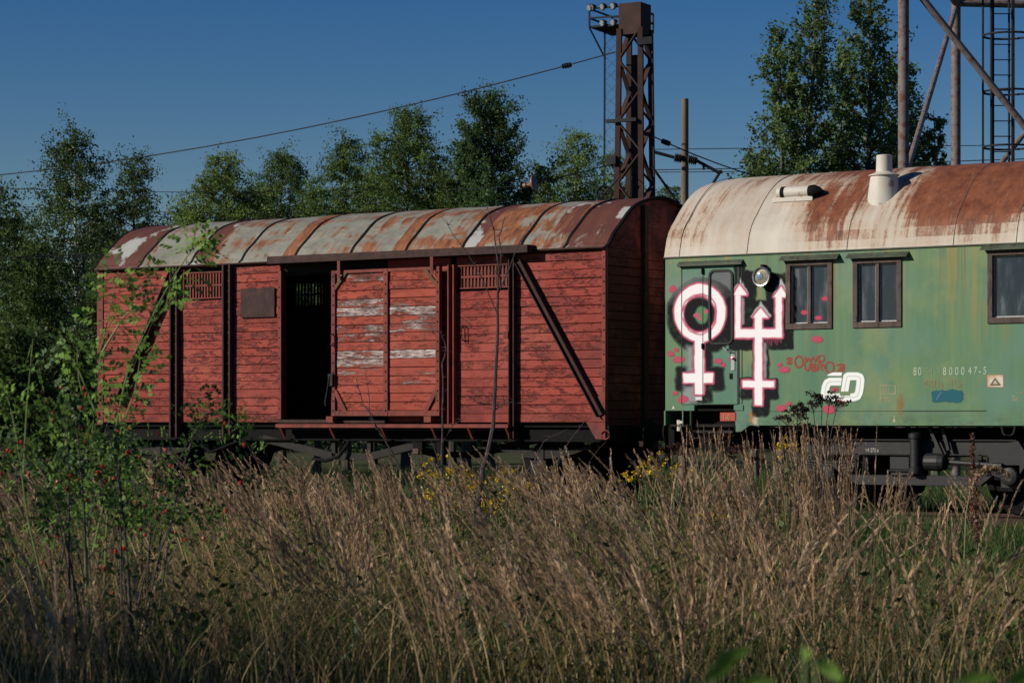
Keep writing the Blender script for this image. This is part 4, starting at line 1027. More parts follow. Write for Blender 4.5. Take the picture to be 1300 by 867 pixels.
for v0, v1, lb in ((236, 234, 'thin wire through the sky gap above the left trees'), (258, 254.5, 'thin wire through the sky gap beside the left trees'), (264, 262, 'lowest thin wire in the sky gap beside the left trees')):
    wire([(-20, v0+2, 70), (800, v1-14 if v0 < 240 else v1, 70)], .010, lb, .3)
wire([(828, 190, 60), (1330, 184, 60)], .010, 'high thin wire between the mast and the water tower legs')
wire([(828, 216, 62), (945, 214, 61), (1330, 201, 60)], .012, 'thin wire just above the coach roof')
wire([(828, 219, 62), (945, 218, 61), (1330, 206, 60)], .010, 'thin contact wire skimming the coach roof')
wire([(1150, 213, 64), (1330, 207, 64)], .010, 'lowest thin wire between the water tower legs')
# tension pulley
tp = Vector(AT(675, 47, HZ(234, 47)))
pul = empty('tension_insulator', tp, 0, 'rusty cone and disc insulator hanging against the trees left of the mast', 'insulator')
mb = MB(); d = Vector((c_, s_, 0)); d2 = (d+Vector((-s_, c_, 0))*-.5+Vector((0, 0, .18))).normalized()
mb.lathe(-d2*.17, d2, [(0, .05), (.06, .055), (.07, .03), (.12, .035), (.17, .06), (.21, .15), (.24, .155), (.245, .10), (.25, .02)], 18); mb.build('bell', M['insulator'], pul, smooth=True)
mb = MB(); mb.tube([-d2*.17, Vector(AT(560, 47.5, HZ(242, 47.5)))-tp], .008, 5); mb.tube([d2*.07, Vector(AT(790, 49.8, HZ(206, 49.8)))-tp], .008, 5); mb.build('cable', M['wire'], pul)
tw = Vector(AT(767, 49.5, HZ(246, 49.5))); whl = empty('rope_pulley', tw, 0, 'dark spoked tension wheel just above the boxcar roof beside the mast', 'pulley wheel')
mb = MB(); aa = Vector((-s_, c_, 0)); pts = [(d*math.cos(t)+Vector((0, 0, 1))*math.sin(t))*.15 for t in np.linspace(0, 2*PI, 19)]; mb.tube(pts, .025, 6)
for t in (0, 1.05, 2.1): q = (d*math.cos(t)+Vector((0, 0, 1))*math.sin(t))*.14; mb.tube([q, -q], .012, 5)
mb.build('rim', M['mastdark'], whl); mb = MB(); mb.tube([Vector((0, 0, 0)), d*.32+Vector((0, 0, .35))], .02, 6); mb.build('wheel_arm', M['mastrust'], whl)

# water tower legs (right)
tA, tB = Vector(AT(1147, 43)), Vector(AT(1213.5, 52))
rt = Vector((c_, s_, 0)); tC, tD = tA+Vector(AT(1420, 43.5))-Vector(AT(1147, 43)), tB+Vector(AT(1420, 43.5))-Vector(AT(1147, 43))
wt = empty('steel_tower', tA, 0, 'grey rusty tubular steel tower with caged ladder behind the coach', 'tower')
def T(p, z): return Vector((p.x, p.y, z))-tA
hB = HZ(4, 52)
for p, r in ((tA, .095), (tB, .10), (tC, .095), (tD, .10)):
    mb = MB(); mb.tube([T(p, 0), T(p, hB+2.5)], r, 14); mb.build('leg', M['rustpole'], wt, smooth=True)
mb = MB()
for a, b in ((tA, tB), (tB, tD), (tD, tC), (tC, tA)): mb.tube([T(a, hB), T(b, hB)], .08, 10)
mb.build('ring_beam', M['rustpole'], wt, smooth=True)
def brc(p, z0, q, z1, r=.055):
    mb = MB(); mb.tube([T(p, z0), T(q, z1)], r, 10); mb.build('cross_brace', M['rustpole'], wt, smooth=True)
# A(top) -> C(bottom)
zA = HZ(-32, 43); brc(tA, zA, tC, HZ(310, 43.5), .06)
brc(tA, HZ(232, 43), tB, hB-.1); brc(tB, HZ(282, 52), tD, HZ(-10, 52.5)); 
# caged ladder
LZ = 49.0; lc = Vector(AT(1279, LZ)); mb = MB(); R_ = .47
for th in (.25, 1.1, 1.9, 2.7, 3.5, 4.4, 5.3):
    q = lc+Vector((math.cos(th)*R_, math.sin(th)*R_, 0)); mb.tube([T(q, 1.5), T(q, hB+2)], .022, 6)
for v in (-30, 45.5, 117, 187, 258, 330):
    z = HZ(v, LZ); mb.tube([T(lc+Vector((math.cos(t)*R_, math.sin(t)*R_, 0)), z) for t in np.linspace(0, 2*PI, 21)], .022, 6)
lad = mb.build('ladder_cage', M['mastdark'], wt)
mb = MB(); 
for o in (-.2, .2): q = lc+rt*o+Vector((-s_, c_, 0))*.42; mb.tube([T(q, 0), T(q, hB+2)], .025, 6)
for k in range(36): a = lc+Vector((-s_, c_, 0))*.42; mb.tube([T(a-rt*.2, .4+k*.3), T(a+rt*.2, .4+k*.3)], .012, 5)
mb.build('ladder', M['mastdark'], wt)

# ================================================================== trees
def leaf_quads(cen, size, col, asp=.62, droop=0.0, r=rng):
    n = len(cen)
    d = r.normal(size=(n, 3)); d[:, 2] -= droop; d /= np.linalg.norm(d, axis=1)[:, None]
    e = r.normal(size=(n, 3)); e -= (e*d).sum(1)[:, None]*d; e /= np.linalg.norm(e, axis=1)[:, None]
    sz = (size*r.uniform(.7, 1.3, n))[:, None]
    v = np.stack([cen-d*sz*.5, cen+e*sz*asp*.5, cen+d*sz*.5, cen-e*sz*asp*.5], 1).reshape(-1, 3)
    q = np.arange(4*n).reshape(n, 4)
    return v, q, np.repeat(col, 4, 0)
def ctint(base, n, var, r=rng):
    k = r.uniform(1-var, 1+var, (n, 1)); c = np.array(base)[None]*k
    c[:, 0:1] *= r.uniform(.85, 1.25, (n, 1)); return np.concatenate([np.clip(c, 0, 1), np.ones((n, 1))], 1)

def make_tree(name, loc, H, R, label, cat='tree', kind='birch', base=(.045, .085, .025), nb=80, leaf=.075, per=30, twigs=9, low=.10, lean=(0, 0), bark='bark', group='trees behind the railway', trunk_r=None, seed=0, shape=None, stems=1):
    r = np.random.default_rng(seed+100)
    root = empty(name, loc, 0, label, cat, group)
    mb = MB(); cents, cols = [], []
    tr = trunk_r or .012*H+.02
    for st in range(stems):
        off = np.array([0, 0]) if stems == 1 else r.uniform(-.12, .12, 2)*R*3
        ln = np.array(lean)+(0 if stems == 1 else r.uniform(-.10, .10, 2)*1.0)
        Hs = H*(1 if st == 0 else r.uniform(.78, .98))
        wv = r.uniform(-1, 1, (4, 2))*.012*Hs
        def axis(f):
            k = f*3; i = min(2, int(k)); t = k-i; o = wv[i]*(1-t)+wv[i+1]*t
            return np.array([off[0]*(1-.0*f)+ln[0]*f*Hs+o[0]*min(1, f*4), off[1]+ln[1]*f*Hs+o[1]*min(1, f*4), f*Hs])
        fs = [0, .05, .15, .3, .45, .6, .75, .86, .94]
        mb.tube([axis(f) for f in fs], [tr*(1.25 if f == 0 else max(.06, 1-f*1.02)) for f in fs], 8)
        n_b = int(nb/stems*(1.25 if stems > 1 else 1))
        for b in range(n_b):
            h = low+(1-low)*((b+r.uniform(0, 1))/n_b)**.92
            az = b*2.4+r.uniform(-.5, .5)
            g = (h-low)/(1-low)
            if shape: env = shape(g)
            elif kind == 'birch': env = min(1, .6+1.6*g)*max(0, 1-g)**.62+.03
            else: env = (math.sin(PI*min(1, .18+g*.82))**.8)*.95+.06
            Lb = R*env*r.uniform(.55, 1.12)/(1 if stems == 1 else 1.35)
            if r.uniform() < .08: Lb *= 1.25
            up = {'birch': r.uniform(.25, .8), 'poplar': r.uniform(.8, 1.7), 'shrub': r.uniform(.2, 1.0)}[kind]
            p0 = axis(h*(.97 if kind != 'poplar' else .93)); dr = np.array([math.cos(az), math.sin(az), up]); dr /= np.linalg.norm(dr)
            if kind == 'poplar': Lb *= 1.25
            P = []
            for t in np.linspace(0, 1, 5):
                q = p0+dr*Lb*t*1.15; q[2] -= (.26*Lb*t**2.2 if kind == 'birch' else .06*Lb*t*t); P.append(q)
            mb.tube(P, [max(.006, tr*.32*(1-h*.75)*(1-.8*t)) for t in (0, .25, .5, .75, 1)], 4, cap=False)
            shade = r.uniform(.65, 1.3)
            ntw = max(3, int(twigs*Lb/R*1.3+2))
            for k in range(ntw):
                t = .22+.78*(k+r.uniform(0, 1))/ntw; i = min(3, int(t*4)); ft = t*4-i; q = P[i]*(1-ft)+P[i+1]*ft
                td = r.normal(size=3)*.6; td[2] += -.55 if kind == 'birch' else .35; td += dr*.5; td /= np.linalg.norm(td)
                tl = r.uniform(.25, .6)*(R/2.0)**.5
                m = int(per*r.uniform(.6, 1.3)); s = r.uniform(0, 1, m)[:, None]**.8
                cc = q[None]+td[None]*tl*s+r.normal(size=(m, 3))*(.055+.10*s)*tl*1.3
                cents.append(cc); cl = shade*r.uniform(.7, 1.3); cols.append(ctint(np.array(base)*cl, m, .16, r))
    cen = np.concatenate(cents); col = np.concatenate(cols)
    cen[:, 2] = np.maximum(cen[:, 2], .05)
    v, q, cc = leaf_quads(cen, leaf, col, droop=.8 if kind == 'birch' else 0, r=r)
    mb.build('trunk', M[bark], root, smooth=True)
    np_mesh('crown', v, q, M['leaf'], root, cc)
    return root
def tree_at(u, vtop, Z, hw, label, **k):
    H = HZ(vtop, Z); R = hw/F*Z*(1.5 if k.get('kind', 'birch') == 'birch' else 1.25)
    if k.get('kind', 'birch') == 'birch': k['nb'] = int(k.get('nb', 80)*1.35)
    if 190 < u < 860 and Z > 60 and k.get('kind') != 'shrub': k.setdefault('low', .30)
    if 190 < u < 860 and Z > 60: R *= 1.18; k['per'] = int(k.get('per', 30)*1.3)
    k['base'] = (k['base'][0]*2.5, k['base'][1]*2.15, k['base'][2]*1.7); k['per'] = int(k.get('per', 30)*1.45); k['leaf'] = k.get('leaf', .075)*.86
    return make_tree(k.pop('name', 'birch_tree'), AT(u, Z), H, R, label, **k)
dk = (.030, .058, .020); md = (.042, .080, .024); lt = (.060, .105, .030)
lean_r = (.025*c_, .025*s_)
tree_at(97, 153, 60, 82, 'tall birch with a white trunk left of the boxcar', base=dk, seed=1, bark='birchbark', nb=105, per=34, lean=(-.012, 0), trunk_r=.10)
tree_at(168, 186, 66, 50, 'slender dark birch just right of the tall white trunked birch', base=(.026, .05, .019), seed=2, nb=85)
tree_at(-4, 225, 58, 78, 'farthest birch from the wagons, beyond the tall white trunked birch', base=dk, seed=3, nb=80)
tree_at(48, 300, 54, 62, 'low bushy birch in front of the tall white trunked birch', base=dk, seed=4, nb=70, low=.04)
tree_at(140, 285, 56, 55, 'low dark birch close to the boxcar left end', base=(.025, .048, .018), seed=5, nb=70, low=.04)
tree_at(285, 188, 72, 62, 'broad pale birch above the left part of the boxcar roof', base=lt, seed=6, nb=105, per=30)
tree_at(236, 246, 70, 58, 'short pale birch at the left end of the middle row', base=lt, seed=7, nb=60)
tree_at(358, 180, 74, 55, 'pointed birch right of the broad pale birch', base=md, seed=8, nb=90)
tree_at(402, 225, 70, 45, 'short birch between two pointed birches in the middle row', base=md, seed=9, nb=60)
tree_at(440, 163, 73, 52, 'pointed mid green birch over the middle of the boxcar roof', base=md, seed=10, nb=90)
tree_at(516, 128, 71, 68, 'tallest full birch of the middle row', base=md, seed=11, nb=120)
tree_at(575, 215, 70, 42, 'small pale birch filling the gap left of the dark poplar', base=lt, seed=12, nb=55)
tree_at(622, 97, 68, 56, 'dark narrow poplar with a spike top behind the boxcar roof', name='poplar_tree', base=(.028, .06, .026), seed=13, kind='poplar', nb=95, leaf=.085, per=34, shape=lambda g: (max(0, 1-g)**.5+.03)*min(1, .55+g*2))
tree_at(592, 152, 69, 24, 'thin poplar stem standing left of the dark spike topped poplar', name='poplar_tree', base=(.035, .065, .028), seed=14, kind='poplar', nb=40, leaf=.085, per=24)
tree_at(735, 158, 72, 58, 'airy birch between the dark poplar and the rusty mast', base=lt, seed=15, nb=85, per=24)
tree_at(690, 200, 71, 40, 'small birch under the rusty disc insulator', base=md, seed=16, nb=60)
tree_at(780, 185, 75, 45, 'birch directly behind the rusty mast', base=md, seed=17, nb=60)
tree_at(848, 225, 80, 34, 'small far birch between the mast and the coach', base=md, seed=18, nb=45)
tree_at(320, 222, 76, 50, 'low birch filling the gap right of the broad pale birch', base=md, seed=31, nb=60)
tree_at(474, 212, 76, 46, 'low birch between the tallest full birch and its left neighbour', base=md, seed=32, nb=60)
tree_at(556, 205, 75, 44, 'low birch behind the thin poplar stem', base=md, seed=33, nb=60)
tree_at(20, 262, 64, 60, 'dark birch filling the wood behind the tall white trunked birch', base=dk, seed=34, nb=75, low=.04)
tree_at(125, 250, 68, 60, 'dark birch between the white trunked birch and the slender one', base=dk, seed=35, nb=75, low=.04)
# aspens right
asp = dict(name='aspen_tree', kind='poplar', leaf=.10, per=30, bark='palebark', base=(.040, .075, .030))
asp['per'] = 19; asp['base'] = (.044, .082, .033)
for u_, v_, Z_, hw_, nb_, sd_, lb_ in ((990, 2, 60, 50, 60, 21, 'left stem of the tall aspens behind the coach roof'), (1034, -45, 61, 60, 80, 26, 'big aspen with a pale trunk behind the coach roof'), (1066, 22, 63, 46, 50, 27, 'shorter aspen between the two tallest aspens'),
        (1100, -65, 62, 64, 85, 22, 'second tall aspen, just left of the front tower leg'), (1142, 52, 63, 58, 60, 25, 'lower aspen behind the front tower leg'), (1160, 125, 63, 36, 34, 28, 'low aspen right of the front tower leg')):
    tree_at(u_, v_, Z_, hw_, lb_, seed=sd_, nb=nb_, low=.30, shape=lambda g: (max(0, 1-g)**.62+.05)*min(1, .5+g*2.2), **asp)
tree_at(958, 172, 61, 40, 'small aspen at the left foot of the tall aspens', seed=23, nb=42, low=.3, **asp)
tree_at(1187, 110, 62, 22, 'thin aspen sapling between the tower legs', seed=24, nb=34, low=.2, **{**asp, 'per': 18})
# low shrubs filling the foot of the tree line
for i, (u, Z, vt, hw, lb) in enumerate([(20, 50, 425, 60, 'low dark shrub farthest from the boxcar end'), (90, 52, 440, 60, 'low dark shrub under the white birch trunk'), (165, 54, 420, 60, 'low dark shrub hidden behind the boxcar left end'), (430, 84, 470, 120, 'shrub seen under the middle of the boxcar'), (700, 86, 470, 120, 'shrub seen under the right end of the boxcar')]):
    tree_at(u, vt, Z, hw, lb, name='shrub', cat='shrub', group='shrubs under the trees', kind='shrub', base=(.03, .055, .02), seed=40+i, nb=46, low=.02, leaf=.10, per=30)
# unseen trees added left of the frame to darken the foreground with their shade
for i, (X, Z, H, R, lb) in enumerate([(-10.5, 11.5, 5.0, 2.6, 'nearest unseen bushy tree added left of the meadow for its shade'), (-13.5, 14.5, 6.0, 2.8, 'second unseen bushy tree added left of the meadow for its shade'), (-10.0, 6.6, 4.6, 2.4, 'unseen bushy tree added left beside the viewpoint for its shade'), (-15.5, 8.2, 8.0, 3.2, 'tallest unseen tree, added left behind the viewpoint for its shade')]):
    make_tree('birch_tree', W(X, Z), H, R, lb, base=md, seed=60+i, nb=70, per=26, leaf=.11, low=.05, group='added shade trees left of the meadow')
# far wood closing the horizon
n = 90000; th = rng.uniform(-1.25, 1.25, n); rr_ = rng.uniform(115, 150, n)
X = rr_*np.sin(th); Zc = rr_*np.cos(th)
hh = 3.2+2.0*np.sin(th*23)+1.2*np.sin(th*61+1)+.8*np.sin(th*140)
zz = rng.uniform(0, 1, n)**.8*hh
cen = np.stack([CX+X*c_-Zc*s_, CY+X*s_+Zc*c_, zz], 1)
v, q, cc = leaf_quads(cen, .55, ctint((.032, .058, .024), n, .5), asp=.7)
tag(np_mesh('distant_wood', v, q, M['leaf'], None, cc), 'low dark wood along the horizon behind everything', 'wood', kind='stuff')

# ================================================================== ground
t = MT('meadow_soil', .95, .1)
g = t.mix(t.ramp(t.noise((1, 1, 1), .35, 6), .35, .65), (.050, .060, .022), (.10, .085, .045)); g = t.mix(t.ramp(t.noise((1, 1, 1), 3.0, 6), .4, .7), g, (.045, .070, .020)); t.color(g); t.bump(t.noise((1, 1, 1), 14, 6), .6, .05)
gv = []; N = 60
gx = np.concatenate([np.linspace(-900, -60, 12), np.linspace(-50, 60, 56), np.linspace(70, 900, 12)]); gy = np.concatenate([np.linspace(-900, -50, 12), np.linspace(-42, 50, 46), np.linspace(60, 900, 12)])
GX, GY = np.meshgrid(gx, gy); GZ = np.zeros_like(GX)
near = (np.abs(GX) < 55) & (np.abs(GY) < 48)
GZ[near] = .05*np.sin(GX[near]*.9+GY[near]*.7)*np.sin(GY[near]*.55)-.03
idx = np.arange(GX.size).reshape(GX.shape); q = np.stack([idx[:-1, :-1], idx[:-1, 1:], idx[1:, 1:], idx[1:, :-1]], -1).reshape(-1, 4)
tag(np_mesh('ground', np.stack([GX, GY, GZ], -1).reshape(-1, 3), q, t.m, smooth=True), kind='structure')
mb = MB(); mb.prism([(-.35, -.03), (.05, .075), (2.85, .075), (3.25, -.03)], lambda a, b, t: (t, a, b), -60, 60)
tag(mb.build('track_bed', simple('track_ballast', (.085, .075, .065), .6, 14, .95, (.03, .045, .015), thr=(.5, .6))), kind='structure')

# ================================================================== grasses
def ribbons(B, Hh, lean, bend, wid, col, nseg=4, tipw=.1, face=None, r=rng):
    """B (n,3) bases, Hh heights, lean (n,2) metres of tip offset, bend exponent; returns verts, quads, colours"""
    n = len(B); s = np.linspace(0, 1, nseg+1)
    P = B[:, None, :]+np.zeros((n, nseg+1, 3))
    P[:, :, 2] += Hh[:, None]*(s[None]-bend[:, None]*s[None]**3)
    P[:, :, :2] += lean[:, None, :]*(s[None, :, None]**1.8)
    a = face if face is not None else r.uniform(0, 2*PI, n)
    wd = np.stack([np.cos(a), np.sin(a), np.zeros(n)], 1)
    w = wid[:, None]*(1-(1-tipw)*s[None]**1.5)
    Lf, Rt = P-wd[:, None]*w[..., None]*.5, P+wd[:, None]*w[..., None]*.5
    v = np.stack([Lf, Rt], 2).reshape(-1, 3)
    b = (np.arange(n)*(nseg+1)*2)[:, None]+np.arange(nseg)[None]*2
    q = np.stack([b, b+1, b+3, b+2], -1).reshape(-1, 4)
    return v, q, np.repeat(col, (nseg+1)*2, 0), P
def merge(parts):
    vs, qs, cs, o = [], [], [], 0
    for v, q, c in parts: vs.append(v); qs.append(q+o); cs.append(c); o += len(v)
    return np.concatenate(vs), np.concatenate(qs), np.concatenate(cs)
def field(n, z0, z1, m=1.12):
    out = np.zeros((0, 2))
    Zc = np.sqrt(rng.uniform(z0**2, z1**2, n)); X = rng.uniform(-1, 1, n)*650/F*Zc*m
    return X, Zc
def world(X, Zc): return np.stack([CX+X*c_-Zc*s_, CY+X*s_+Zc*c_, np.zeros(len(X))], 1)
RIGHT = np.array([c_, s_]); FWD = np.array([-s_, c_])
facecam = math.atan2(s_, c_)
def stalks(X, Zc, Hs, leanR, leanF, parts_s, parts_p, colb, K=84, plen=.40, droop=None, thick=1.0):
    n = len(X); B = world(X, Zc)
    lean = leanR[:, None]*RIGHT[None]+leanF[:, None]*FWD[None]
    bend = droop if droop is not None else np.full(n, .02)
    v, q, c, P = ribbons(B, Hs, lean, bend, rng.uniform(.0038, .0068, n), colb, 6, .5, facecam+rng.uniform(-.6, .6, n))
    parts_s.append((v, q, c))
    # plume spikelets
    s = rng.uniform(0, 1, (n, K)); pl = (rng.uniform(.75, 1.2, n)*plen)[:, None]
    f = 1-(1-s)*pl/np.maximum(Hs[:, None], .3)
    zf = Hs[:, None]*(f-bend[:, None]*f**3)
    cen = np.zeros((n, K, 3)); cen[..., :2] = B[:, None, :2]+lean[:, None]*(f[..., None]**1.8); cen[..., 2] = B[:, None, 2]+zf
    ax = np.zeros((n, K, 3)); ax[..., :2] = lean[:, None]*1.8*(f[..., None]**.8); ax[..., 2] = Hs[:, None]*(1-3*bend[:, None]*f*f); ax /= np.linalg.norm(ax, axis=-1)[..., None]
    rad = rng.normal(size=(n, K, 3)); rad -= (rad*ax).sum(-1)[..., None]*ax; rad /= np.linalg.norm(rad, axis=-1)[..., None]
    prof = np.sin(PI*np.clip(s*.86+.10, 0, 1))**.7
    wsp = rng.uniform(.14, .42, (n, 1))*thick
    d = ax+rad*wsp[..., None]; d /= np.linalg.norm(d, axis=-1)[..., None]
    ln = (.018+.036*prof*rng.uniform(.6, 1.3, (n, K)))[..., None]
    e = np.cross(d, rng.normal(size=(n, K, 3))); e /= np.linalg.norm(e, axis=-1)[..., None]
    w = rng.uniform(.0018, .0042, (n, K))[..., None]
    a0 = cen; a1 = cen+d*ln
    m = cen+d*ln*.55
    v = np.stack([a0, m+e*w, a1, m-e*w], 2).reshape(-1, 3); q = np.arange(n*K*4).reshape(-1, 4)
    cb = np.array([[.50, .345, .205], [.31, .205, .14], [.62, .455, .29], [.42, .28, .175]])[rng.integers(0, 4, n)]
    cb = cb*rng.uniform(.5, 1.35, (n, 1)); cb = np.repeat(cb[:, None], K, 1)*rng.uniform(.75, 1.25, (n, K, 1))
    c = np.concatenate([cb, np.ones((n, K, 1))], -1).reshape(-1, 4)
    parts_p.append((v, q, np.repeat(c, 4, 0)))
def clump(X, Zc, f=.55, o=0): return np.array([mnoise.noise(Vector((x*f+o, z*f*.8, 2.7+o))) for x, z in zip(X, Zc)])
ps, pp_ = [], []
Xc0, Zc0 = field(400, 12.6, 30.0); uc = 650+F*Xc0/Zc0; cl = clump(Xc0, Zc0)
den = .62+.9*cl
den *= np.where((uc > 1065) & (Zc0 > 19.0), .05, 1.0)
den *= np.where((uc > 1030) & (Zc0 <= 19.0), .24, 1.0)
den *= np.where((uc < 270) & (Zc0 > 20), .55, 1.0) * np.where((uc < 300) & (Zc0 < 19), .45, 1.0)
den *= np.where((uc > 640) & (uc < 900) & (Zc0 > 24.5), .55, 1.0)
den *= np.where((uc > 510) & (uc < 700) & (Zc0 > 24.2), .35, 1.0)
kc = rng.uniform(0, 1, len(Xc0)) < den*1.1; Xc0, Zc0 = Xc0[kc], Zc0[kc]
nst = rng.integers(4, 24, len(Xc0)); ci = np.repeat(np.arange(len(Xc0)), nst)
X = Xc0[ci]+rng.normal(0, .13, len(ci)); Zc = Zc0[ci]+rng.normal(0, .16, len(ci)); n = len(X); uu = 650+F*X/Zc
clean, chh, cdr = rng.normal(0, .22, len(Xc0))[ci], rng.normal(0, .10, len(Xc0))[ci], np.abs(rng.normal(0, .06, len(Xc0)))[ci]
Hs = np.clip(rng.normal(.86, .10, n)+chh*1.3, .40, 1.2)*np.where(Zc < 17.5, rng.uniform(.55, 1, n), 1)*np.where(Zc > 25, .94, 1)
wind = clump(X, Zc, .28, 9)
lr = (-.36+.20*wind+clean+rng.normal(0, .06, n))*Hs; lr = np.where(uu > 860, (-.06+.25*wind+clean+rng.normal(0, .08, n))*Hs, lr)
lr = np.where((uu > 980) & (Zc < 20), (.05+rng.normal(0, .28, n))*Hs, lr)
Hs = np.where((uu > 1040) & (Zc > 15), Hs*.78, Hs); lf = rng.normal(0, .14, n)*Hs; bk = rng.uniform(0, 1, n) < .07; lr = np.where(bk, rng.normal(-.2, .8, n)*Hs, lr); Hs = np.where(bk, Hs*rng.uniform(.45, .8, n), Hs)
dr = np.clip(cdr+rng.normal(.02, .03, n), 0, .3); dr = np.where((uu > 900) & (Zc < 21), np.clip(rng.normal(.12, .10, n), 0, .36), dr)
colb = np.array([[.56, .42, .20, 1], [.48, .35, .17, 1], [.32, .30, .10, 1], [.62, .48, .26, 1]])[rng.integers(0, 4, n)]*np.concatenate([rng.uniform(.6, 1.15, (n, 1))]*3+[np.ones((n, 1))], 1)
stalks(X, Zc, Hs, lr, lf, ps, pp_, colb)
print('stalks', n)
# a few tall erect tufts in front of the coach
for u0, Z0, k, hgt in ((1075, 22.5, 24, 1.28), (1045, 23, 26, 1.33), (905, 24.5, 20, 1.34), (1010, 24, 26, 1.30), (960, 23.5, 20, 1.26)):
    n = k; X = (u0-650)/F*Z0+rng.normal(0, .10, n); Zc = Z0+rng.normal(0, .2, n)
    stalks(X, Zc, rng.normal(hgt, .07, n), rng.normal(-.05, .09, n), rng.normal(0, .06, n), ps, pp_, np.tile([[.27, .17, .10, 1]], (n, 1)), 48, .36, thick=.55)
v, q, c = merge(ps+pp_)
tag(np_mesh('dry_reed_grass', v, q, M['straw'], None, c), 'tall dry reed grass with brown plumes in front of the wagons', 'grass', kind='stuff')
# leafy understory, dry and green
parts = []
X, Zc = field(46000, 12.4, 31); uu = 650+F*X/Zc; cl = clump(X, Zc, .7, 4)
keep = ~((uu > 1040) & (Zc > 18.5)) & (rng.uniform(0, 1, len(X)) < .55+.9*cl); X, Zc, uu = X[keep], Zc[keep], uu[keep]; n = len(X)
H = rng.uniform(.15, .62, n); a = rng.uniform(0, 2*PI, n); L_ = H*rng.uniform(.15, .75, n)
gcol = np.where(rng.uniform(0, 1, (n, 1)) < .5, np.array([[.034, .062, .018]]), np.where(rng.uniform(0, 1, (n, 1)) < .38, np.array([[.20, .145, .075]]), np.array([[.085, .105, .026]])))*rng.uniform(.6, 1.35, (n, 1))
v, q, c, _ = ribbons(world(X, Zc), H, np.stack([np.cos(a)*L_, np.sin(a)*L_], 1), rng.uniform(0, .35, n), rng.uniform(.004, .009, n), np.concatenate([gcol, np.ones((n, 1))], 1), 4, .1)
parts.append((v, q, c))
# dry bleached blades, long and tangled
X, Zc = field(9000, 12.4, 24); uu = 650+F*X/Zc; k = ~((uu > 1040) & (Zc > 18.5)); X, Zc = X[k], Zc[k]; n = len(X)
H = rng.uniform(.25, .75, n); a = rng.uniform(0, 2*PI, n); L_ = H*rng.uniform(.3, 1.1, n)
dc = np.array([[.46, .34, .16]])*rng.uniform(.5, 1.2, (n, 1))
v, q, c, _ = ribbons(world(X, Zc), H, np.stack([np.cos(a)*L_, np.sin(a)*L_], 1), rng.uniform(0, .45, n), rng.uniform(.004, .008, n), np.concatenate([dc, np.ones((n, 1))], 1), 5, .15)
parts.append((v, q, c))
# broad-leaved weeds in patches
Xw, Zw = field(330, 12.6, 29); uw = 650+F*Xw/Zw; kw = ~((uw > 1030) & (Zw > 17)); Xw, Zw = Xw[kw], Zw[kw]; m = 60; ci = np.repeat(np.arange(len(Xw)), m); hw_ = rng.uniform(.25, .7, len(Xw))
cen = world(Xw[ci]+rng.normal(0, .13, len(ci)), Zw[ci]+rng.normal(0, .13, len(ci))); cen[:, 2] = hw_[ci]*rng.uniform(.1, 1, len(ci))
wc = np.array([[.055, .105, .022], [.085, .12, .025], [.04, .075, .022], [.13, .11, .03]])[rng.integers(0, 4, len(Xw))][ci]*rng.uniform(.6, 1.4, (len(ci), 1))
parts.append(leaf_quads(cen, .055, np.concatenate([wc, np.ones((len(ci), 1))], 1), .5))
v, q, c = merge(parts)
tag(np_mesh('meadow_grass', v, q, M['grass'], None, c), 'tangled green and straw coloured meadow grass under the plumes', 'grass', kind='stuff')
# short green sward
X1, Z1 = field(60000, 18.0, 36.5, 1.15); k = ((650+F*X1/Z1) > 1020) | (Z1 > 26); X1, Z1 = X1[k], Z1[k]
X2, Z2 = field(26000, 36, 70, 1.15)
X, Zc = np.concatenate([X1, X2]), np.concatenate([Z1, Z2])
w = world(X, Zc); k = ~((w[:, 1] > .55) & (w[:, 1] < 2.4)); X, Zc = X[k], Zc[k]; n = len(X); cl = clump(X, Zc, .9, 1)
H = rng.uniform(.08, .26, n)*(1+.8*cl)*np.where(Zc > 29, 1.5, 1); a = rng.uniform(0, 2*PI, n); L_ = H*rng.uniform(.2, .8, n)
gcol = np.array([[.058, .122, .028]])*(1+.5*cl[:, None])*rng.uniform(.6, 1.4, (n, 1)); dry = rng.uniform(0, 1, (n, 1)) < .16; gcol = np.where(dry, np.array([[.18, .15, .07]]), gcol)
v, q, c, _ = ribbons(world(X, Zc), H, np.stack([np.cos(a)*L_, np.sin(a)*L_], 1), rng.uniform(0, .3, n), rng.uniform(.009, .016, n), np.concatenate([gcol, np.ones((n, 1))], 1), 3, .1)
tag(np_mesh('green_sward', v, q, M['grass'], None, c), 'short fresh green grass along the track', 'grass', kind='stuff')

# ================================================================== individual plants
def yellow_plant(u, Z, h, label, seed):
    r = np.random.default_rng(seed); root = empty('yellow_flower_plant', AT(u, Z), 0, label, 'plant', 'yellow flowering plants in the meadow')
    mb = MB(); heads = []
    for k in range(4):
        a = r.uniform(0, 6.28); tip = np.array([math.cos(a)*.18*r.uniform(.3, 1), math.sin(a)*.18*r.uniform(.3, 1), h*r.uniform(.75, 1)])
        mb.tube([(0, 0, 0), tip*.5+np.array([0, 0, .05]), tip], [.005, .004, .003], 5)
        for j in range(5): heads.append(tip+r.normal(size=3)*np.array([.06, .06, .035]))
    mb.build('stems', M['greenstem'], root)
    cen = np.concatenate([hd+r.normal(size=(9, 3))*.012 for hd in heads]); v, q, c = leaf_quads(cen, .030, ctint((.62, .45, .03), len(cen), .2, r), .8, r=r); np_mesh('flowers', v, q, M['petal'], root, c)
    z = r.uniform(.1, .85, 150); cen = np.stack([r.normal(0, .09, 150), r.normal(0, .09, 150), z*h], 1); v, q, c = leaf_quads(cen, .07, ctint((.05, .09, .022), 150, .3, r), .3, r=r); np_mesh('leaves', v, q, M['roseleaf'], root, c)
    return root
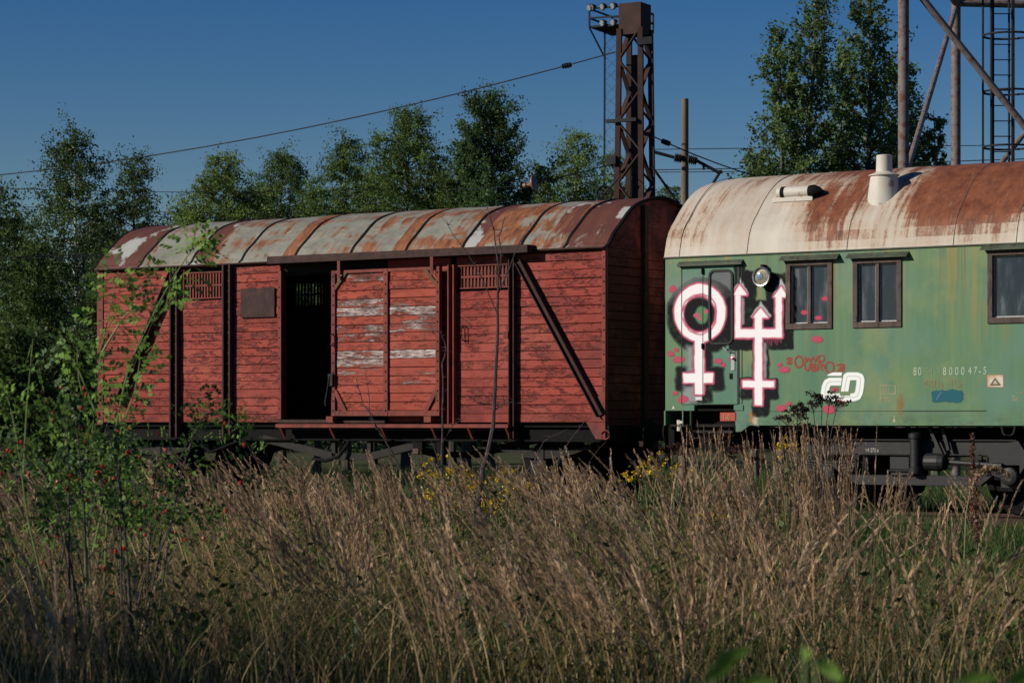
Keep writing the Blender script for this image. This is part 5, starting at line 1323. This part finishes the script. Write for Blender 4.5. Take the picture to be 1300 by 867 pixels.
YP = [(556, 27, 1.05, 'yellow flowers left of the bare sapling, highest of them'), (575, 26.4, .95, 'yellow flowers close left of the bare sapling'), (562, 25.4, .72, 'low yellow flowers left below the bare sapling'), (590, 26.8, .8, 'yellow flowers right behind the bare sapling stem'), (630, 27, .92, 'yellow flowers right of the bare sapling stem'), (664, 27.2, .85, 'yellow flowers in front of the boxcar diagonal brace foot'), (808, 27.5, .98, 'yellow flowers below the gap between the wagons'), (826, 27, 1.10, 'tall yellow flowers under the coach left end'), (850, 27.5, .95, 'yellow flowers under the coach door steps'), (905, 24, .62, 'low yellow flowers before the coach door'), (612, 25, .6, 'lowest yellow flowers right of the sapling foot'), (1003, 25.5, 1.3, 'yellow flowers held up against the coach skirt')]
for i, a in enumerate(YP): yellow_plant(*a, seed=200+i)

def umbel(u, Z, h, label, seed, tips, col=(.035, .024, .016)):
    r = np.random.default_rng(seed); root = empty('dry_flower_plant', AT(u, Z), 0, label, 'plant', 'dried brown flower plants')
    mb = MB(); cs = []
    for du, vt in tips:
        T_ = Vector(AT(u+du, Z+r.uniform(-.1, .1), HZ(vt, Z)))-root.location
        P = [Vector((0, 0, 0)), Vector((T_.x*.25, T_.y*.25, T_.z*.55)), Vector((T_.x*.7, T_.y*.7, T_.z*.85)), T_]
        mb.tube(P, [.007, .006, .004, .003], 5)
        for k in range(7):
            e = T_+Vector((r.normal()*.06, r.normal()*.06, r.normal()*.02)); mb.tube([P[2].lerp(T_, .6), e], .002, 4)
            cs.append(np.array(e)+r.normal(size=(26, 3))*np.array([.02, .02, .010]))
        cen = np.concatenate(cs); cs = []; v, q, c = leaf_quads(cen, .022, ctint(col, len(cen), .5, r), .8, r=r); np_mesh('seed_head', v, q, M['seed'], root, c)
    mb.build('stems', M['twig'], root)
umbel(1040, 24.5, 1.5, 'dark seed heads of a dried plant in front of the white logo', 301, [(-8, 512), (4, 505), (14, 502), (-18, 516), (24, 510), (-28, 520)])
umbel(1012, 24.8, 1.4, 'dried plant with dark heads left of the logo one', 302, [(-12, 530), (0, 524), (10, 540), (-4, 548)])
umbel(900, 25, 1.2, 'rust brown dried plant below the orange number plate', 303, [(-20, 560), (0, 552), (16, 556), (30, 566)], (.05, .025, .016))
umbel(860, 26, 1.1, 'rust brown dried plant under the coach corner', 304, [(-16, 572), (0, 566), (14, 575), (-28, 585)], (.05, .024, .016))
umbel(942, 24.6, 1.1, 'rust brown dried plant before the coach door right side', 305, [(-12, 575), (3, 568), (15, 582)], (.055, .028, .018))
umbel(1062, 24, 1.2, 'rust brown dried plant beneath the logo', 306, [(-10, 556), (4, 550), (16, 560)], (.05, .026, .017))
# tall bent stalk and upright spike by the bogie
sp = empty('dock_spike', AT(1243, 20.5), 0, 'upright rusty brown seed spike standing before the bogie', 'plant')
mb = MB(); top = Vector(AT(1234, 20.5, HZ(552, 20.5)))-sp.location; mb.tube([(0, 0, 0), top*.5, top], [.007, .006, .004], 6); mb.build('stems', M['twig'], sp)
s = rng.uniform(.35, 1, 700); cen = np.array(top)[None]*s[:, None]+rng.normal(size=(700, 3))*(.024*np.where(s > .8, .35, 1))[:, None]; v, q, c = leaf_quads(cen, .026, ctint((.15, .075, .045), 700, .4), .6); np_mesh('seed_heads', v, q, M['seed'], sp, c)
bs = empty('bent_grass_stalk', AT(1222, 19.5), 0, 'pale grass stalk bent over in a hook before the bogie', 'plant')
mb = MB(); path = [Vector(AT(u, 19.5, HZ(v, 19.5)))-bs.location for u, v in ((1222, 720), (1226, 655), (1232, 620), (1243, 601), (1256, 594), (1270, 597), (1280, 604))]; path[0].z = 0; mb.tube(path, .0045, 5); mb.build('stem', M['straw'] if False else simple('pale_stalk', (.34, .27, .17), .3, 9, .9), bs)
cen, = [np.concatenate([np.array(path[i].lerp(path[i+1], t))[None]+rng.normal(size=(6, 3))*.012 for i in range(2, 6) for t in np.linspace(0, 1, 22)])]; v, q, c = leaf_quads(cen, .05, ctint((.36, .27, .17), len(cen), .3), .18, droop=.6); np_mesh('plume', v, q, M['straw'], bs, c)

# bare saplings
def sapling(base, Z, paths, label, r0, seed):
    root = empty('bare_sapling', AT(*base, ), 0, label, 'sapling', 'bare saplings in the grass'); r = np.random.default_rng(seed); mb = MB()
    for pi_, (pts, ra, rb) in enumerate(paths):
        P = [Vector(AT(u, Z, max(.0, HZ(v, Z))))-Vector(root.location) for u, v in pts]
        Q = []
        for i in range(len(P)-1):
            for t in (0, .33, .66): Q.append(P[i].lerp(P[i+1], t)+Vector(r.normal(size=3)*.006))
        Q.append(P[-1]); n = len(Q); rad = [ra+(rb-ra)*i/(n-1) for i in range(n)]
        mb.tube(Q, rad, 6)
        for k in range(int(n*1.3)):
            i = r.integers(1, n-1); d = Vector(r.normal(size=3)); d.z = abs(d.z)*.6; d.normalize(); mb.tube([Q[i], Q[i]+d*r.uniform(.02, .10)], [.004, .0015], 4)
    mb.build('branches', M['twig'], root, smooth=True); return root
sapling((597, 24.3), 24.3, [([(597, 722), (603, 670), (609, 625), (618, 580), (628, 520), (631, 440), (632, 370)], .030, .012), ([(632, 370), (632, 330), (626, 292), (617, 258)], .011, .003), ([(632, 365), (637, 325), (634, 300), (641, 275)], .008, .003), ([(632, 372), (648, 338), (660, 305), (680, 275)], .008, .002), ([(632, 400), (610, 350), (585, 310), (560, 275)], .006, .002),
    ([(609, 635), (590, 628), (575, 612), (560, 590), (548, 560)], .013, .005), ([(608, 660), (640, 640), (668, 600), (690, 560), (720, 545)], .010, .003), ([(628, 515), (610, 512), (585, 498)], .005, .002), ([(628, 520), (650, 510), (660, 512)], .005, .002)], 'tallest bare sapling standing before the red boxcar door post', .03, 1)
sapling((562, 25.5), 25.5, [([(560, 700), (561, 600), (562, 520), (563, 460), (566, 440), (560, 420)], .013, .004), ([(562, 560), (575, 540), (590, 530)], .005, .002)], 'thin dark bare stem left of the tallest sapling', .01, 2)
sapling((528, 25), 25, [([(545, 720), (532, 640), (500, 580), (480, 545), (462, 512), (452, 480)], .011, .003), ([(478, 545), (470, 520), (464, 470)], .005, .002)], 'slanting bare twig in front of the sliding door', .01, 3)
sapling((735, 26), 26, [([(690, 705), (700, 640), (700, 600), (722, 560), (742, 535)], .009, .003), ([(700, 640), (745, 590), (770, 560)], .006, .002)], 'low forked bare twig before the diagonal brace', .01, 4)

# rose bush
RZ = 15.5
rose = empty('rose_bush', AT(120, RZ), 0, 'wild rose bush with red hips and tall green shoots before the boxcar end', 'bush')
R0 = np.array(rose.location)
def RP(u, v, dz=0.0): return np.array(AT(u, RZ+dz, max(0.02, HZ(v, RZ+dz))))-R0
stemsA = [  # lit green shoots
    ([(118, 800), (110, 640), (114, 590), (120, 520), (128, 450), (140, 390), (150, 345)], .9), ([(130, 800), (140, 600), (160, 480), (180, 430), (210, 370), (238, 325), (250, 308)], 1.0), ([(110, 780), (108, 640), (112, 540), (100, 480), (98, 440)], .7), ([(118, 700), (150, 560), (170, 500), (178, 455)], .6), ([(120, 520), (100, 470), (92, 455)], .4),
    ([(128, 450), (160, 400), (178, 395)], .4), ([(60, 760), (36, 660), (22, 560), (8, 500), (-10, 470)], .6), ([(30, 600), (34, 520), (42, 430)], .5)]
arch = []
rr2 = np.random.default_rng(77)
for k in range(20):
    u0 = rr2.uniform(60, 200); u1 = u0+rr2.normal(0, 110); vt = rr2.uniform(500, 660); dz = rr2.normal(0, .7)
    u1 = min(345, max(-60, u1)); arch.append(([(u0, 815), (u0+.25*(u1-u0), (815+vt)/2-40), (u0+.6*(u1-u0), vt), (u1, vt+rr2.uniform(10, 110))], dz))
mbg, mbt = MB(), MB(); lc_, lcol, hips = [], [], []
def leafspray(p, d, n, base, sc=1.0, r=rr2):
    """one pinnate leaf: leaflets in pairs along a rachis"""
    d = d/np.linalg.norm(d); e = np.cross(d, r.normal(size=3)); e /= np.linalg.norm(e)
    for k in range(n):
        t = (k+1)/n; q = p+d*.085*sc*t
        for s in ((-1, 1) if k < n-1 else (0,)):
            lc_.append((q+e*s*.018*sc, (d*.5+e*s) if s else d, e if not s else d, base*r.uniform(.7, 1.35), .033*sc*r.uniform(.75, 1.25)))
def curve(pts, dz):
    P = [RP(u, v, dz) for u, v in pts]; Q = []
    for i in range(len(P)-1):
        p0, p1, p2, p3 = P[max(0, i-1)], P[i], P[i+1], P[min(len(P)-1, i+2)]
        for t in np.linspace(0, 1, 6)[:-1]:
            Q.append(.5*((2*p1)+(-p0+p2)*t+(2*p0-5*p1+4*p2-p3)*t*t+(-p0+3*p1-3*p2+p3)*t**3))
    Q.append(P[-1]); return Q
brt, drk = np.array([.17, .30, .055]), np.array([.06, .11, .034])
for pts, dens in stemsA:
    Q = curve(pts, rr2.normal(0, .15)); n = len(Q); mbg.tube(Q, [.0075-.005*i/(n-1) for i in range(n)], 6)
    for i in range(int(n*.28), n):
        for _ in range(rr2.poisson(3.7*dens) if i > n*.5 else rr2.poisson(1.0*dens)):
            d = rr2.normal(size=3); d[2] = d[2]*.6+.2
            side = Q[i]+d/np.linalg.norm(d)*rr2.uniform(.0, .12); leafspray(side, d, 4, brt if rr2.uniform() < .8 else drk*1.3, 1.35)
for pts, dz in arch:
    Q = curve(pts, dz); n = len(Q); mbt.tube(Q, [.007-.005*i/(n-1) for i in range(n)], 5)
    for i in range(4, n):
        fr_ = HZ(0, 1) if False else Q[i][2]
        for _ in range(rr2.poisson(3.7 if fr_ > .75 else .8)):
            d = rr2.normal(size=3); leafspray(Q[i]+rr2.normal(size=3)*.07, d, 4, drk if rr2.uniform() < .5 else brt*.8)
        if rr2.uniform() < .30:
            hips.append(Q[i]+rr2.normal(size=3)*.06)
ex = [(52,497),(78,490),(60,505),(97,500),(110,498),(132,475),(107,490),(68,522),(150,545),(165,540),(30,567),(88,560),(140,505),(173,512),(112,552),(200,547),(310,462+100),(160,420+120),(285,535),(305,610),(185,640),(200,655),(265,632),(20,695),(55,705),(105,690),(10,560),(40,690),(140,720),(250,700)]
for u, v in ex: hips.append(RP(u, v, rr2.normal(-.3, .3)))
stem_o = mbg.build('green_shoots', M['greenstem'], rose, smooth=True); mbt.build('brown_canes', M['twig'], rose, smooth=True)
V_, Q_, C_ = [], [], []
for i, (p, d, e, b, s) in enumerate(lc_):
    d = d/np.linalg.norm(d); e = e-d*(e@d); e = e/max(1e-6, np.linalg.norm(e)); nn = np.cross(d, e)
    V_ += [p, p+d*s*.5+e*s*.32+nn*s*.08, p+d*s, p+d*s*.5-e*s*.32+nn*s*.08]; Q_.append((4*i, 4*i+1, 4*i+2, 4*i+3)); C_ += [(*b, 1)]*4
np_mesh('leaves', np.array(V_), np.array(Q_), M['roseleaf'], rose, np.array(C_))
hips = hips[:96]
for h in hips:
    mb = MB(); a = rr2.normal(size=3)*.35; ax = np.array([a[0], a[1], -1.0]); rr_h = rr2.uniform(.009, .0125)
    mb.lathe(h, ax, [(0, .002), (.003, rr_h*.7), (rr_h*1.0, rr_h), (rr_h*1.9, rr_h*.85), (rr_h*2.5, rr_h*.3), (rr_h*2.8, .002)], 8); mb.build('rose_hip', M['hip'], rose, smooth=True)

# near leafy plants at the bottom edge, soft because close to the lens
def near_plant(u, Z, label, leaves, seed):
    root = empty('leafy_plant', AT(u, Z), 0, label, 'plant', 'blurred leafy plants close to the viewer'); r0 = Vector(root.location)
    mb = MB(); vs, qs, cs = [], [], []
    for (ua, va, ub, vb, wpx) in leaves:
        a = Vector(AT(ua, Z, HZ(va, Z)))-r0; b = Vector(AT(ub, Z-.02, HZ(vb, Z-.02)))-r0; d = b-a; w = wpx/F*Z; e = Vector((c_, s_, 0)).cross(d).cross(d); e = d.cross(Vector((-s_, c_, .5))).normalized()*w*.5; nrm = d.cross(e).normalized()
        o = len(vs); st = []
        for t, ww in ((0, .05), (.2, .7), (.45, 1), (.7, .8), (.9, .35), (1, .02)):
            m = a+d*t+nrm*(-.04*d.length*math.sin(PI*t)); st += [m-e*ww, m-nrm*w*.10*ww, m+e*ww]
        vs += st
        for i in range(5):
            for k in range(2): qs.append((o+i*3+k, o+i*3+k+1, o+(i+1)*3+k+1, o+(i+1)*3+k))
        cs += [(.15, .26, .045, 1)]*len(st)
        mb.tube([(0, 0, 0), (a.x*.6, a.y*.6, a.z*.55), tuple(a)], [.005, .004, .002], 5)
    mb.build('stems', M['greenstem'], root); np_mesh('leaves', np.array([tuple(p) for p in vs]), np.array(qs), M['roseleaf'], root, np.array(cs), smooth=True)
near_plant(925, 3.3, 'blurred bright green leaves below the coach door, largest of the near plants', [(905, 842, 955, 822, 20), (890, 868, 935, 835, 22), (925, 875, 985, 862, 22), (950, 868, 960, 890, 24)], 1)
near_plant(1050, 3.4, 'dim blurred leaf pair below the white logo', [(1020, 820, 1026, 838, 10), (1035, 836, 1070, 864, 20), (1060, 880, 1080, 860, 20)], 2)
near_plant(1272, 3.2, 'blurred low leaves below the wide coach window', [(1215, 864, 1265, 858, 20), (1285, 872, 1310, 845, 24)], 3)

# ================================================================== light, sky, camera
SUN_AZ = Vector((-.62, -.785, 0)).normalized(); EL = math.radians(26)
S = Vector((SUN_AZ.x*math.cos(EL), SUN_AZ.y*math.cos(EL), math.sin(EL)))
sd = bpy.data.lights.new('sun', 'SUN'); sd.energy = 4.5; sd.angle = math.radians(.5); sd.color = (1, .92, .80)
so = bpy.data.objects.new('sun', sd); COL.objects.link(so); so.rotation_euler = S.to_track_quat('Z', 'Y').to_euler(); so.location = (0, -10, 30)
w = bpy.data.worlds.new('World'); SC.world = w; w.use_nodes = True; nt = w.node_tree
sk = nt.nodes.new('ShaderNodeTexSky'); sk.sky_type = 'NISHITA'; sk.sun_disc = False
sk.sun_elevation = EL; sk.sun_rotation = math.atan2(S.x, S.y); sk.altitude = 300; sk.air_density = 1.0; sk.dust_density = .15; sk.ozone_density = 3.0
bg = nt.nodes['Background']; bg.inputs['Strength'].default_value = .055; hs = nt.nodes.new('ShaderNodeHueSaturation'); hs.inputs['Hue'].default_value = .518; hs.inputs['Saturation'].default_value = 1.5; hs.inputs['Value'].default_value = 1.0
nt.links.new(sk.outputs[0], hs.inputs['Color']); nt.links.new(hs.outputs[0], bg.inputs[0])
cam = bpy.data.cameras.new('camera'); co = bpy.data.objects.new('camera', cam); COL.objects.link(co); SC.camera = co
co.location = (CX, CY, CZ); co.rotation_euler = (PI/2, 0, TH)
cam.sensor_width = 36; cam.lens = F/1300*36; cam.shift_y = 102.5/1300; cam.clip_end = 3000; cam.clip_start = .1
cam.dof.use_dof = True; cam.dof.focus_distance = 33; cam.dof.aperture_fstop = 6.3
SC.view_settings.view_transform = 'Standard'; SC.view_settings.look = 'None'; SC.view_settings.exposure = 0
SC.cycles.use_denoising = True; SC.cycles.max_bounces = 8; SC.cycles.transparent_max_bounces = 16
